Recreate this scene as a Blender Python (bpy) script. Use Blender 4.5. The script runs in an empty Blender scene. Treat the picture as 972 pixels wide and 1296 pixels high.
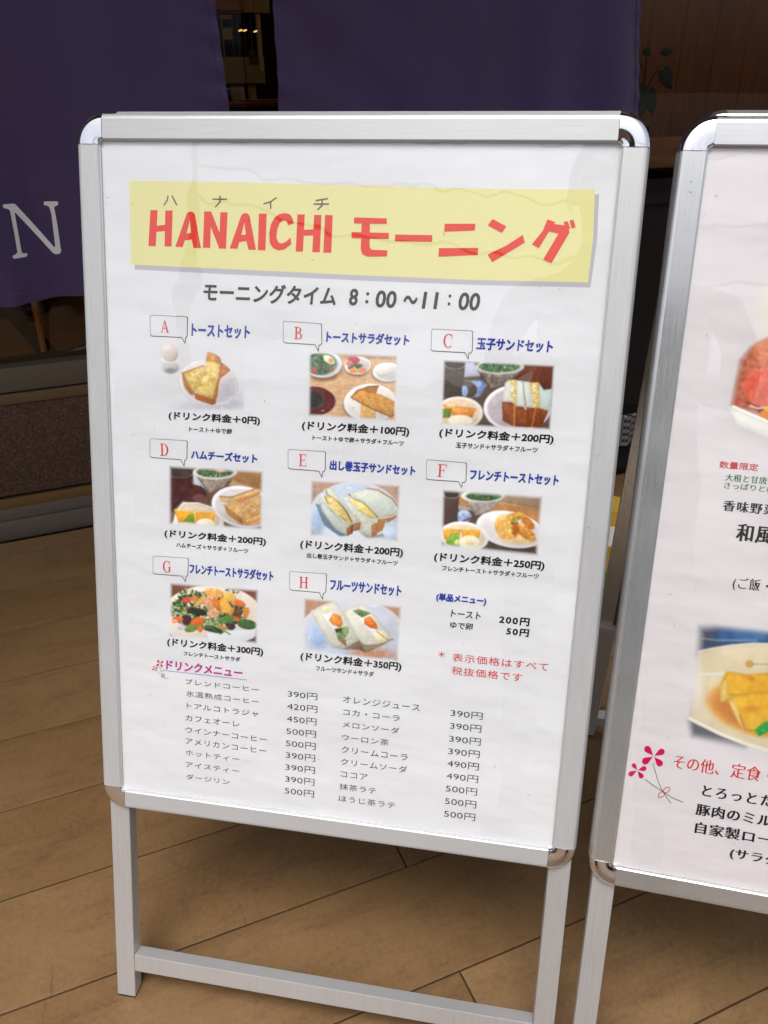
import bpy, bmesh, math, random
import numpy as np
from math import sin, cos, pi, radians, hypot
from mathutils import Matrix, Vector
random.seed(7)
RNG = np.random.default_rng(11)
scene = bpy.context.scene
COL = scene.collection

# ------------------------------------------------------------------ camera, sky, sun, exposure
cam_data = bpy.data.cameras.new('camera')
cam = bpy.data.objects.new('camera', cam_data); COL.objects.link(cam)
cam_data.sensor_fit = 'VERTICAL'; cam_data.sensor_height = 24.0
cam_data.lens = 24.0 * 1013.46 / 1296.0
cam_data.clip_start = 0.02; cam_data.clip_end = 500.0
PITCH, ROLL, EYE = 0.4943242, -0.0076780, 1.1721478
fwd = Vector((0, cos(PITCH), -sin(PITCH))); upv = Vector((0, sin(PITCH), cos(PITCH))); rt = Vector((1, 0, 0))
rx = rt * cos(ROLL) + upv * sin(ROLL); ry = upv * cos(ROLL) - rt * sin(ROLL)
cam.matrix_world = Matrix(((rx.x, ry.x, -fwd.x, 0), (rx.y, ry.y, -fwd.y, 0), (rx.z, ry.z, -fwd.z, EYE), (0, 0, 0, 1)))
scene.camera = cam

SUN_EL, SUN_AZ = radians(68), radians(196)      # azimuth measured clockwise from +Y; behind the camera, slightly to its left
world = bpy.data.worlds.new('World'); scene.world = world; world.use_nodes = True
wt = world.node_tree; bg = wt.nodes['Background']
sky = wt.nodes.new('ShaderNodeTexSky'); sky.sky_type = 'NISHITA'; sky.sun_disc = False
sky.sun_elevation = SUN_EL; sky.sun_rotation = SUN_AZ; sky.dust_density = 6.0; sky.air_density = 1.0; sky.ozone_density = 1.0
hs = wt.nodes.new('ShaderNodeHueSaturation'); hs.inputs['Saturation'].default_value = 0.55
wt.links.new(sky.outputs[0], hs.inputs['Color']); wt.links.new(hs.outputs[0], bg.inputs['Color'])
bg.inputs['Strength'].default_value = 0.15
sun_data = bpy.data.lights.new('sun', 'SUN'); sun = bpy.data.objects.new('sun', sun_data); COL.objects.link(sun)
sun_data.energy = 1.55; sun_data.angle = radians(28); sun_data.color = (1.0, 0.99, 0.975)
sd = Vector((sin(SUN_AZ) * cos(SUN_EL), cos(SUN_AZ) * cos(SUN_EL), sin(SUN_EL)))
sun.rotation_euler = (-sd).to_track_quat('-Z', 'Y').to_euler()
scene.view_settings.view_transform = 'Standard'; scene.view_settings.look = 'None'
scene.view_settings.exposure = 0.27; scene.view_settings.gamma = 1.0
scene.cycles.max_bounces = 10; scene.cycles.transparent_max_bounces = 12
scene.cycles.use_denoising = True

# ------------------------------------------------------------------ materials
def lin(c): return tuple(((v / 255) / 12.92 if v / 255 <= 0.04045 else ((v / 255 + 0.055) / 1.055) ** 2.4) for v in c)
MATS = {}
class N:
    def __init__(s, name):
        s.m = bpy.data.materials.new(name); s.m.use_nodes = True; s.t = s.m.node_tree; s.b = s.t.nodes['Principled BSDF']; MATS[name] = s.m
    def n(s, typ, **kw):
        o = s.t.nodes.new('ShaderNode' + typ)
        for k, v in kw.items():
            if k in o.inputs: o.inputs[k].default_value = v
            else: setattr(o, k, v)
        return o
    def l(s, a, b): s.t.links.new(a, b)
    def set(s, **kw):
        for k, v in kw.items():
            k = k.replace('_', ' ')
            s.b.inputs[k].default_value = (*v, 1) if isinstance(v, tuple) and len(v) == 3 else v
        return s
    def coords(s, scale=(1, 1, 1), rot=(0, 0, 0), kind='Object', rnd=False):
        tc = s.n('TexCoord'); mp = s.n('Mapping'); mp.inputs['Scale'].default_value = scale; mp.inputs['Rotation'].default_value = rot
        s.l(tc.outputs[kind], mp.inputs['Vector'])
        if rnd:
            oi = s.n('ObjectInfo'); mu = s.n('Math', operation='MULTIPLY'); mu.inputs[1].default_value = 37.0
            s.l(oi.outputs['Random'], mu.inputs[0]); s.l(mu.outputs[0], mp.inputs['Location'])
        return mp.outputs[0]
    def noise(s, vec, scale, detail=4, rough=.55):
        o = s.n('TexNoise'); o.inputs['Scale'].default_value = scale; o.inputs['Detail'].default_value = detail; o.inputs['Roughness'].default_value = rough
        s.l(vec, o.inputs['Vector']); return o.outputs['Fac']
    def ramp(s, fac, stops):
        r = s.n('ValToRGB'); e = r.color_ramp.elements
        while len(e) < len(stops): e.new(0.5)
        for i, (p, c) in enumerate(stops): e[i].position = p; e[i].color = (*c, 1) if len(c) == 3 else c
        s.l(fac, r.inputs[0]); return r.outputs['Color']
    def mix(s, fac, a, b, mode='MIX'):
        o = s.n('Mix', data_type='RGBA', blend_type=mode)
        for val, idx in ((fac, 0), (a, 6), (b, 7)):
            if hasattr(val, 'links'): s.l(val, o.inputs[idx])
            elif isinstance(val, tuple): o.inputs[idx].default_value = (*val, 1)
            else: o.inputs[idx].default_value = val
        return o.outputs[2]
    def bump(s, h, strength, dist, target=None):
        b = s.n('Bump'); b.inputs['Strength'].default_value = strength; b.inputs['Distance'].default_value = dist
        s.l(h, b.inputs['Height'])
        if target is None: s.l(b.outputs[0], s.b.inputs['Normal'])
        return b.outputs[0]
    def mr(s, v, a, b, c, d):
        o = s.n('MapRange'); 
        for i, x in enumerate((a, b, c, d)): o.inputs[i + 1].default_value = x
        s.l(v, o.inputs[0]); return o.outputs[0]

def schlick(m, gain, bump=None):
    g = m.n('NewGeometry'); d = m.n('VectorMath', operation='DOT_PRODUCT'); m.l(g.outputs['Incoming'], d.inputs[0]); m.l(bump if bump is not None else g.outputs['Normal'], d.inputs[1])
    a = m.n('Math', operation='ABSOLUTE'); m.l(d.outputs['Value'], a.inputs[0]); b = m.n('Math', operation='SUBTRACT'); b.inputs[0].default_value = 1.0; m.l(a.outputs[0], b.inputs[1])
    p = m.n('Math', operation='POWER'); p.inputs[1].default_value = 5.0; m.l(b.outputs[0], p.inputs[0])
    k = m.n('Math', operation='MULTIPLY_ADD'); k.inputs[1].default_value = .96 * gain; k.inputs[2].default_value = .04 * gain; k.use_clamp = True; m.l(p.outputs[0], k.inputs[0]); return k
def flat(name, col, rough=.6, metal=0.0, spec=.5):
    m = N(name); m.set(Base_Color=tuple(col), Roughness=rough, Metallic=metal); m.b.inputs['Specular IOR Level'].default_value = spec
    v = m.coords(); f = m.noise(v, 30, 3); m.l(m.mr(f, .3, .7, max(rough - .05, .01), min(rough + .06, 1)), m.b.inputs['Roughness'])
    return m.m

def aluminium(name, base, rough, metal, stretch):
    m = N(name); m.set(Metallic=metal); v = m.coords(stretch); f = m.noise(v, 60, 5, .6)
    v2 = m.coords(); f2 = m.noise(v2, 9, 3)
    c = m.mix(m.mr(f, .3, .7, 0, 1), tuple(x * .88 for x in base), tuple(min(x * 1.07, 1) for x in base)); m.l(c, m.b.inputs['Base Color'])
    a = m.n('Math', operation='ADD'); m.l(m.mr(f, .3, .7, rough - .05, rough + .05), a.inputs[0]); m.l(m.mr(f2, .3, .7, -.04, .06), a.inputs[1]); m.l(a.outputs[0], m.b.inputs['Roughness'])
    m.bump(f, .09, .00005); return m.m
ALU = {1: (aluminium('anodised_aluminium_rail', (.585, .60, .605), .46, .42, (.3, 30, 30)), aluminium('anodised_aluminium_stile', (.585, .60, .605), .46, .42, (30, .3, 30))),
       2: (aluminium('brushed_aluminium_rail', (.66, .675, .68), .28, .82, (.3, 60, 60)), aluminium('brushed_aluminium_stile', (.66, .675, .68), .28, .82, (60, .3, 60)))}
ALU_LEG = aluminium('anodised_aluminium_leg', (.60, .60, .60), .44, .55, (30, .3, 30))
CHROME = flat('chrome_corner', (.82, .82, .84), .05, 1.0)
BLACK_RUB = flat('black_rubber', (.02, .02, .02), .7)
SEAM = flat('dark_seam', (.03, .03, .03), .8)
BACK = flat('dark_grey_back_board', (.08, .08, .085), .6)

PB1 = (.775, .785, .815); PB2 = (.715, .68, .70)
def paper(name, col):
    m = N(name); m.set(Roughness=.75); m.b.inputs['Specular IOR Level'].default_value = .2
    v = m.coords(); f = m.noise(v, 3.2, 5, .6); f2 = m.noise(v, 900, 2)
    c = m.mix(m.mr(f, .35, .68, 0, 1), tuple(x * .955 for x in col), col)
    # sparse specks of grime
    vo = m.n('TexVoronoi'); vo.inputs['Scale'].default_value = 55; m.l(v, vo.inputs['Vector'])
    sp = m.mr(vo.outputs['Distance'], .0, .03, 1, 0); n3 = m.noise(v, 5, 2); g = m.mr(n3, .55, .62, 0, .5)
    mu = m.n('Math', operation='MULTIPLY'); m.l(sp, mu.inputs[0]); m.l(g, mu.inputs[1])
    c = m.mix(mu.outputs[0], c, (.12, .10, .08)); m.l(c, m.b.inputs['Base Color'])
    bn = m.noise(m.coords((1, 2.2, 1), rot=(0, 0, .35)), 5.5, 3, .5); m.bump(bn, .5, .012); return m.m
PAPER1 = paper('white_poster_paper', PB1)
PAPER2 = paper('pinkish_poster_paper', PB2)

def ink(name, srgb, k=1.0):
    m = N(name); c = lin(srgb); w = lin((226, 226, 228))
    c = tuple(max(0.004, (a - .012) / b * .8 * k) for a, b in zip(c, w)); m.set(Roughness=.6); m.b.inputs['Specular IOR Level'].default_value = .2
    v = m.coords(); f = m.noise(v, 400, 2); m.l(m.mix(m.mr(f, .3, .7, 0, 1), tuple(x * .965 for x in c), c), m.b.inputs['Base Color']); return m.m
INK = dict(time=ink('ink_dark_grey', (66, 62, 58)), blue=ink('ink_blue', (46, 66, 160)), price=ink('ink_black', (30, 30, 30)), small=ink('ink_black_small', (38, 38, 38)),
    magenta=ink('ink_magenta', (185, 45, 150)), red=ink('ink_red', (205, 55, 60)), thin=ink('ink_black_thin', (34, 34, 36)), red2=ink('ink_red_second', (200, 45, 55)),
    green=ink('ink_green', (25, 105, 65)), ming=ink('ink_black_second', (22, 22, 25)), mingthin=ink('ink_black_third', (26, 26, 30)), redming=ink('ink_red_third', (205, 50, 50)),
    title=ink('ink_title_red', (222, 70, 56)), furigana=ink('ink_furigana', (105, 95, 75)), banner=ink('ink_pale_yellow', (230, 226, 166), .95), banner_shadow=ink('ink_shadow_grey', (186, 184, 194)),
    bubble=ink('ink_outline_grey', (70, 72, 72)), letter=ink('ink_letter_red', (205, 70, 65)), stem=ink('ink_stem_green', (30, 115, 60)), petal=ink('ink_petal', (200, 25, 90)), line=ink('ink_line_blue', (85, 110, 180)))

m = N('printed_photograph'); at = m.n('Attribute'); at.attribute_name = 'print'; v = m.coords(); f = m.noise(v, 3.2, 5, .6); m.l(m.mix(1.0, at.outputs['Color'], m.mix(m.mr(f, .35, .68, 0, 1), (.955, .955, .955), (1., 1., 1.)), 'MULTIPLY'), m.b.inputs['Base Color']); bn = m.noise(m.coords((1, 2.2, 1), rot=(0, 0, .35)), 5.5, 3, .5); m.bump(bn, .5, .012); m.set(Roughness=.7); m.b.inputs['Specular IOR Level'].default_value = .2
PRINT = m.m

# clear sheet over the poster: real reflection of whatever stands behind the camera, bent by slight waves
m = N('clear_cover_sheet'); t = m.t; t.nodes.remove(m.b)
v = m.coords((1, .7, 1)); f = m.noise(v, 5, 3, .5); fb = m.noise(v, 1.6, 2)
ad = m.n('Math', operation='ADD'); m.l(f, ad.inputs[0]); mm = m.n('Math', operation='MULTIPLY'); mm.inputs[1].default_value = 3.0; m.l(fb, mm.inputs[0]); m.l(mm.outputs[0], ad.inputs[1])
b = m.n('Bump'); b.inputs['Strength'].default_value = .6; b.inputs['Distance'].default_value = .0026; m.l(ad.outputs[0], b.inputs['Height'])
gl = m.n('BsdfGlossy'); gl.inputs['Roughness'].default_value = .015; gl.inputs['Color'].default_value = (1, 1, 1, 1); m.l(b.outputs[0], gl.inputs['Normal'])
tr = m.n('BsdfTransparent'); tr.inputs['Color'].default_value = (.97, .975, .97, 1)
k = schlick(m, 1.8)
mx = m.n('MixShader'); m.l(k.outputs[0], mx.inputs[0]); m.l(tr.outputs[0], mx.inputs[1]); m.l(gl.outputs[0], mx.inputs[2])
m.l(mx.outputs[0], t.nodes['Material Output'].inputs['Surface']); COVER = m.m

m = N('window_glass'); t = m.t; t.nodes.remove(m.b)
gl = m.n('BsdfGlossy'); gl.inputs['Roughness'].default_value = .015; tr = m.n('BsdfTransparent'); tr.inputs['Color'].default_value = (.80, .78, .74, 1)
k = schlick(m, .75)
mx = m.n('MixShader'); m.l(k.outputs[0], mx.inputs[0]); m.l(tr.outputs[0], mx.inputs[1]); m.l(gl.outputs[0], mx.inputs[2])
m.l(mx.outputs[0], t.nodes['Material Output'].inputs['Surface']); GLASS = m.m

# wood-look porcelain tiles
m = N('brown_stone_tile'); v = m.coords((1, 1, 1), rnd=True); vs = m.coords((1.2, 7, 1), rnd=True)
f = m.noise(v, 5, 6, .62); g = m.noise(vs, 4, 6, .65); fine = m.noise(v, 140, 4, .7); big = m.noise(v, 1.7, 2)
A, B, Cc = (.164, .088, .031), (.212, .119, .047), (.100, .050, .017)
c = m.mix(m.mr(f, .3, .7, 0, 1), A, B); c = m.mix(m.mr(g, .50, .72, 0, .75), c, Cc); c = m.mix(m.mr(m.noise(v, 22, 5, .7), .52, .72, 0, .5), c, Cc); c = m.mix(m.mr(fine, .3, .72, 0, .35), c, (.31, .205, .115))
oi = m.n('ObjectInfo'); c = m.mix(m.mr(oi.outputs['Random'], 0, 1, 0, .22), c, Cc)
sc_ = m.coords((1, 1, 1), rot=(0, 0, .7), rnd=True); wv = m.noise(m.coords((18, 1.2, 1), rot=(0, 0, .9), rnd=True), 6, 5, .7); c = m.mix(m.mr(wv, .64, .70, 0, .5), c, (.075, .042, .022)); gr = m.noise(v, 420, 2, .6); c = m.mix(m.mr(gr, .60, .74, 0, .55), c, (.07, .040, .020)); sm = m.noise(m.coords((1, 2.5, 1), rnd=True), 9, 4, .75); c = m.mix(m.mr(sm, .60, .70, 0, .4), c, (.085, .050, .026))
wv2 = m.noise(m.coords((22, 1.5, 1), rot=(0, 0, -.5), rnd=True), 6, 5, .7); c = m.mix(m.mr(wv2, .67, .72, 0, .25), c, (.34, .23, .13))
m.l(c, m.b.inputs['Base Color']); m.l(m.mr(f, .3, .7, .36, .56), m.b.inputs['Roughness']); m.bump(fine, .35, .0006); TILE = m.m
m = N('dark_joint'); v = m.coords(); f = m.noise(v, 80, 4); m.l(m.mix(m.mr(f, .3, .7, 0, 1), (.030, .019, .012), (.06, .04, .025)), m.b.inputs['Base Color']); m.set(Roughness=.9); JOINT = m.m

def cloth_mat(name, a, b):
    m = N(name); v = m.coords(); f = m.noise(v, 2.5, 4)
    w1 = m.n('TexWave'); w1.inputs['Scale'].default_value = 420; w1.bands_direction = 'X'; m.l(v, w1.inputs['Vector'])
    w2 = m.n('TexWave'); w2.inputs['Scale'].default_value = 420; w2.bands_direction = 'Z'; m.l(v, w2.inputs['Vector'])
    mu = m.n('Math', operation='ADD'); m.l(w1.outputs['Fac'], mu.inputs[0]); m.l(w2.outputs['Fac'], mu.inputs[1])
    c = m.mix(m.mr(f, .3, .7, 0, 1), a, b); c = m.mix(m.mr(m.noise(v, 700, 2), .35, .65, 0, .5), c, tuple(x * 1.7 for x in b)); m.l(c, m.b.inputs['Base Color']); m.set(Roughness=.46)
    m.b.inputs['Sheen Weight'].default_value = .3; m.b.inputs['Specular IOR Level'].default_value = .30
    m.bump(mu.outputs[0], .12, .0004); return m.m
NOREN = cloth_mat('purple_noren_cloth', (.047, .022, .064), (.058, .038, .118))
NOREN_INK = flat('white_screen_print', (.85, .83, .82), .6); STITCH = flat('pale_thread', (.30, .24, .36), .7)

def granite():
    m = N('brown_speckled_granite'); v = m.coords(); 
    vo = m.n('TexVoronoi'); vo.inputs['Scale'].default_value = 260; m.l(v, vo.inputs['Vector'])
    f = m.noise(v, 180, 3, .7); c = m.mix(m.mr(f, .35, .65, 0, 1), (.026, .012, .006), (.100, .050, .026)); 
    sp = m.n('SeparateColor'); m.l(vo.outputs['Color'], sp.inputs[0]); c = m.mix(m.mr(sp.outputs[0], .75, .9, 0, .5), c, (.16, .10, .07)); m.l(c, m.b.inputs['Base Color']); m.set(Roughness=.8); m.bump(f, .5, .002); return m.m
GRANITE = granite()
def metal_strip(name, col, rough, metal=.8):
    return aluminium(name, col, rough, metal, (.4, 20, 30))
KICK = metal_strip('dark_grey_steel', (.17, .145, .125), .42, .5); SILL = metal_strip('grey_steel_sill', (.14, .118, .092), .4, .5); BRONZE = metal_strip('bronze_trim', (.19, .105, .04), .45, .4); LEDGE = metal_strip('olive_bronze_ledge', (.15, .10, .05), .5, .4)

def wood(name, a, b, stretch, rough=.5, scale=6):
    m = N(name); v = m.coords(stretch); f = m.noise(v, scale, 6, .65); f2 = m.noise(m.coords(), 3, 3)
    c = m.mix(m.mr(f, .3, .7, 0, 1), a, b); c = m.mix(m.mr(f2, .35, .65, 0, .5), c, tuple(x * .6 for x in a)); m.l(c, m.b.inputs['Base Color']); m.set(Roughness=rough); m.bump(f, .1, .001); return m.m
WOOD_DK = wood('dark_brown_wood', (.20, .060, .008), (.38, .125, .024), (14, 14, .8))
WOOD_MD = wood('orange_brown_wood', (.42, .17, .04), (.55, .25, .07), (.8, 14, 14))
WOOD_FL = wood('interior_floor_wood', (.50, .25, .07), (.62, .33, .11), (10, .6, 10), .4)
DARK = flat('near_black_paint', (.010, .007, .006), .7, 0, .2); CREAM = flat('cream_paint', (.62, .50, .30), .5); BEIGE = flat('beige_cupboard', (.44, .33, .16), .45)
BRASS = flat('brass', (.95, .45, .05), .5, .1); STEEL = flat('grey_steel', (.40, .38, .36), .3, .9); LEAF = flat('dark_green_leaf', (.018, .028, .012), .5)
YELLOW = flat('yellow_plastic', (.42, .26, .035), .5); WHITE = flat('white_label', (.68, .68, .66), .5); GREEN = flat('green_plastic', (.04, .22, .09), .45)
PLASTER = flat('pale_plaster', (.52, .50, .47), .8); ASPHALT = flat('dark_asphalt', (.055, .055, .056), .85)
SOFFIT = flat('grey_canopy_underside', (.16, .16, .16), .7); SKIN = flat('skin', (.50, .30, .21), .5); JACKET = flat('black_jacket', (.018, .018, .022), .8); TROUSER = flat('dark_navy_trousers', (.016, .018, .026), .85); SHOE = flat('black_shoe_leather', (.02, .02, .02), .4); HAIR = flat('black_hair', (.015, .012, .010), .5); PHONE = flat('black_phone', (.02, .02, .022), .2); WIRE = flat('black_cable', (.02, .02, .02), .6); CONC = flat('pole_concrete', (.40, .39, .37), .85)
m = N('gingham_cloth'); v = m.coords(); ck = m.n('TexChecker'); ck.inputs['Scale'].default_value = 90; m.l(v, ck.inputs['Vector']); ck.inputs[1].default_value = (.16, .155, .15, 1); ck.inputs[2].default_value = (.02, .02, .025, 1); m.l(ck.outputs[0], m.b.inputs['Base Color']); m.set(Roughness=.85); GINGHAM = m.m
m = N('lit_lamp_bulb'); m.set(Base_Color=(.9, .6, .3)); m.b.inputs['Emission Color'].default_value = (1, .62, .25, 1); m.b.inputs['Emission Strength'].default_value = 1.3; BULB = m.m
m = N('fill_lamp_glow'); m.set(Base_Color=(.9, .7, .45)); m.b.inputs['Emission Color'].default_value = (1, .66, .34, 1); m.b.inputs['Emission Strength'].default_value = 14.0; LAMP = m.m  # glow of the added, unseen ceiling lamps

# ------------------------------------------------------------------ building blocks
def tag(o, label=None, cat=None, group=None, kind=None):
    if label: o['label'] = label
    if cat: o['category'] = cat
    if group: o['group'] = group
    if kind: o['kind'] = kind
    return o
def link(name, me, parent=None, mat=None):
    o = bpy.data.objects.new(name, me); COL.objects.link(o)
    if parent is not None: o.parent = parent
    if mat is not None and me is not None and not me.materials: me.materials.append(mat)
    return o
def empty(name, matrix=None):
    o = bpy.data.objects.new(name, None); COL.objects.link(o); o.empty_display_size = .1
    if matrix is not None: o.matrix_world = matrix
    return o
class MB:
    def __init__(s): s.v = []; s.f = []
    def add(s, vs, fs):
        n = len(s.v); s.v += [tuple(x) for x in vs]; s.f += [tuple(i + n for i in f) for f in fs]; return s
    def box(s, x0, x1, y0, y1, z0, z1, c=0.0):
        if c <= 0:
            vs = [(x, y, z) for z in (z0, z1) for y in (y0, y1) for x in (x0, x1)]
            return s.add(vs, [(0, 2, 3, 1), (4, 5, 7, 6), (0, 1, 5, 4), (1, 3, 7, 5), (3, 2, 6, 7), (2, 0, 4, 6)])
        bm = bmesh.new(); bmesh.ops.create_cube(bm, size=1)
        for q in bm.verts: q.co = Vector(((x0 + x1) / 2 + q.co.x * (x1 - x0), (y0 + y1) / 2 + q.co.y * (y1 - y0), (z0 + z1) / 2 + q.co.z * (z1 - z0)))
        bmesh.ops.bevel(bm, geom=bm.edges[:], offset=c, segments=2, profile=.6, affect='EDGES'); bm.verts.index_update()
        s.add([q.co[:] for q in bm.verts], [[q.index for q in f.verts] for f in bm.faces]); bm.free(); return s
    def prism(s, pts, f):                     # pts: outline; f(point, k) -> xyz for side k = 0, 1
        n = len(pts); s.add([f(p, 0) for p in pts] + [f(p, 1) for p in pts], [tuple(range(n))[::-1], tuple(range(n, 2 * n))] + [(i, (i + 1) % n, n + (i + 1) % n, n + i) for i in range(n)]); return s
    def tube(s, a, b, r, seg=10, r2=None):
        a = Vector(a); b = Vector(b); d = (b - a).normalized(); u = d.orthogonal().normalized(); w = d.cross(u); r2 = r if r2 is None else r2
        vs = [a + (u * cos(t) + w * sin(t)) * r for t in [2 * pi * i / seg for i in range(seg)]] + [b + (u * cos(t) + w * sin(t)) * r2 for t in [2 * pi * i / seg for i in range(seg)]]
        return s.add(vs, [tuple(range(seg))[::-1], tuple(range(seg, 2 * seg))] + [(i, (i + 1) % seg, seg + (i + 1) % seg, seg + i) for i in range(seg)])
    def build(s, name, mat, parent=None, smooth=None):
        me = bpy.data.meshes.new(name); me.from_pydata(s.v, [], s.f); me.update()
        bm = bmesh.new(); bm.from_mesh(me); bmesh.ops.recalc_face_normals(bm, faces=bm.faces[:]); bm.to_mesh(me); bm.free()
        if smooth:
            me.shade_smooth(); me.set_sharp_from_angle(angle=radians(smooth))
        return link(name, me, parent, mat)

# ------------------------------------------------------------------ floor, laid in rows parallel to the shopfront
PHI = 0.3883604
WALLM = Matrix.Rotation(PHI, 4, 'Z')          # x = along the shopfront, y = distance from the camera foot towards it
WALL_Y = 2.2905
ground = MB(); ground.box(-60, 60, -60, WALL_Y - .02, -.30, -.0062)
floor = tag(ground.build('floor', JOINT), kind='structure'); floor.matrix_world = WALLM
ROW, LEN, GAP = 0.195487, 1.32, 0.0030
tile_me = MB().box(GAP / 2, LEN - GAP / 2, GAP / 2, ROW - GAP / 2, -.008, 0, .0007).build('tile', TILE, floor)
first = True
for k in range(-9, 8):
    y0 = 0.8280 + k * ROW
    xs = 0.375 if k % 2 == 0 else 0.375 + LEN / 2
    for i in range(-4, 4):
        x0 = xs + i * LEN
        if x0 < -3.6 or x0 > 3.6: continue
        if y0 + ROW > WALL_Y - .02:
            mb = MB().box(GAP / 2, LEN - GAP / 2, GAP / 2, WALL_Y - .022 - y0, -.008, 0, .0007); o = mb.build('tile', TILE, floor)
        elif first: o = tile_me; first = False
        else: o = link('tile', tile_me.data, floor)
        o.location = (x0, y0, random.uniform(-.0004, .0003)); o.rotation_euler = (random.uniform(-.0004, .0004), random.uniform(-.0002, .0002), 0)

street = tag(MB().box(-58, 58, -58, 0.828 - 9 * ROW - .004, -.05, -.004).build('street', ASPHALT), kind='structure'); street.matrix_world = WALLM

# ------------------------------------------------------------------ shopfront
front = tag(empty('shopfront', WALLM), 'glazed shopfront with brown speckled base panel and grey metal sills behind the menu stands', 'shopfront')
X0, X1 = -3.4, 6.0
def strip(name, mat, z0, z1, y0, y1=None, c=.0015): return MB().box(X0, X1, WALL_Y + y0, WALL_Y + (.12 if y1 is None else y1), z0, z1, c).build(name, mat, front, 40)
strip('kick_plate', KICK, 0.0, .060, -.010); strip('kick_plate', KICK, .0615, .098, -.004)
strip('bronze_trim', BRONZE, .0985, .128, -.006); strip('shadow_gap', DARK, .1282, .136, .004, c=0)
strip('base_panel', GRANITE, .1362, .404, .0)
strip('bronze_ledge', LEDGE, .4045, .433, -.006); strip('shadow_gap', DARK, .4332, .4375, .004, c=0); strip('window_sill', SILL, .4378, .503, -.002)
g = MB().box(X0, X1, WALL_Y + .045, WALL_Y + .053, .5032, 2.10).build('glass_pane', GLASS, front)
for x in (-1.05, 3.05): MB().box(x, x + .05, WALL_Y + .02, WALL_Y + .075, .5034, 2.0995, .002).build('window_post', SILL, front)
MB().box(X0, X1, WALL_Y + .0, WALL_Y + .25, 2.1002, 2.85, .002).build('upper_wall', PLASTER, front)
can = tag(empty('canopy', WALLM @ Matrix.Translation((0, WALL_Y, 2.86))), 'unseen flat canopy added over the shop entrance to shade it', 'canopy')
MB().box(X0 - 2, X1 + 2, -1.67, .3, 0, .22, .01).build('shade_slab', SOFFIT, can)  # unseen canopy, its depth set to shade the floor near the shopfront

# interior seen dimly through the glass
room = tag(MB().box(X0, X1, WALL_Y + .125, 7.0, -.25, -.002).build('interior_floor', WOOD_FL), kind='structure'); room.matrix_world = WALLM
shell = MB(); shell.box(X0, X1, 7.0, 7.1, -.25, 2.9); shell.box(X0 - .1, X0, WALL_Y + .26, 7.1, -.25, 2.9); shell.box(X1, X1 + .1, WALL_Y + .26, 7.1, -.25, 2.9); shell.box(X0, X1, WALL_Y + .26, 7.0, 2.60, 2.9)
o = tag(shell.build('interior_wall', WOOD_DK), kind='structure'); o.matrix_world = WALLM

tb = tag(empty('cafe_table', WALLM @ Matrix.Translation((-.10, 4.62, 0))), 'dark low table with crossed floor beams inside the window, lower left', 'table')
def beam(a, b, w, h, name, mat, par, z=0.0):
    a = Vector(a); b = Vector(b); d = (b - a).normalized(); nrm = Vector((-d.y, d.x)) * w / 2
    mb = MB(); mb.prism([a - nrm, b - nrm, b + nrm, a + nrm], lambda p, k: (p.x, p.y, z + k * h)); return mb.build(name, mat, par)
beam((-.45, .42), (.06, .52), .24, .05, 'floor_beam', DARK, tb); beam((.04, -.54), (-.14, .44), .060, .05, 'floor_beam', DARK, tb, .001)
MB().box(-.6, .6, .0, .9, .70, .74, .004).build('table_top', WOOD_DK, tb); MB().tube((-.25, .45, .05), (-.25, .45, .70), .03).build('table_leg', DARK, tb)
ps = tag(empty('rope_stand', WALLM @ Matrix.Translation((-.079, 3.98, 0))), 'thin brass post with a pale steel rail behind the window', 'barrier post')
MB().tube((0, 0, .012), (0, 0, .30), .014).build('post', BRASS, ps, 40); MB().tube((0, 0, 0), (0, 0, .012), .026, 16).build('base', BRASS, ps, 40); MB().tube((.02, .0, .05), (.62, .30, .07), .008).build('rail', STEEL, ps, 40)

cb = tag(empty('display_cabinet', WALLM @ Matrix.Translation((.702, WALL_Y + 1.0, 0))), 'dim cabinet with glazed top and beige doors inside the shop, between the purple cloths', 'cabinet')
def zb(x0, y0, x1, y1, name, mat, par=None, dy=0.0, dep=.02, c=.001):       # a panel of the cabinet front, in millimetre-like drawing units
    s = .000276; t_ = .000268
    return MB().box(x0 * s, x1 * s, dy - dep, dy, 1.423 - y1 * t_, 1.423 - y0 * t_, c).build(name, mat, par or cb)
MB().box(-.30, .55, .0, .45, 0, 1.52).build('carcass', DARK, cb)
zb(-300, -300, 400, 110, 'top_panel', WOOD_MD); zb(402, -300, 760, 125, 'top_panel', BEIGE)
zb(-200, 128, 760, 136, 'shelf_edge', WOOD_MD)
for x in (115, 245, 318, 405, 492): zb(x, 150, x + 20, 640, 'glazing_bar', SILL if x > 200 else BEIGE, dy=-.004, dep=.006)
zb(90, 165, 250, 215, 'shelf', WOOD_MD, dy=-.012); zb(110, 310, 232, 445, 'box_file', BEIGE, dy=-.006); zb(440, 560, 520, 640, 'box_file', LEDGE, dy=-.006)
zb(570, 150, 622, 815, 'upright', CREAM, dy=-.006); zb(-200, 645, 365, 960, 'cupboard_door', BEIGE); zb(380, 645, 640, 960, 'cupboard_door', BEIGE); zb(440, 655, 560, 735, 'notice', LEDGE, dy=-.021, dep=.002)
ct = tag(empty('serving_counter', WALLM @ Matrix.Translation((.702, WALL_Y + .93, 0))), 'dark counter carrying wooden trays inside the shop, between the purple cloths', 'counter')
MB().box(-.30, .55, -.30, .045, 0, 1.098, .003).build('counter_body', DARK, ct); MB().box(-.30, .55, -.33, .045, 1.0985, 1.110, .002).build('counter_top', WOOD_DK, ct)
MB().box(-.05, .52, -.02, .045, 1.1102, 1.150).build('back_rail', DARK, ct)
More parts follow.
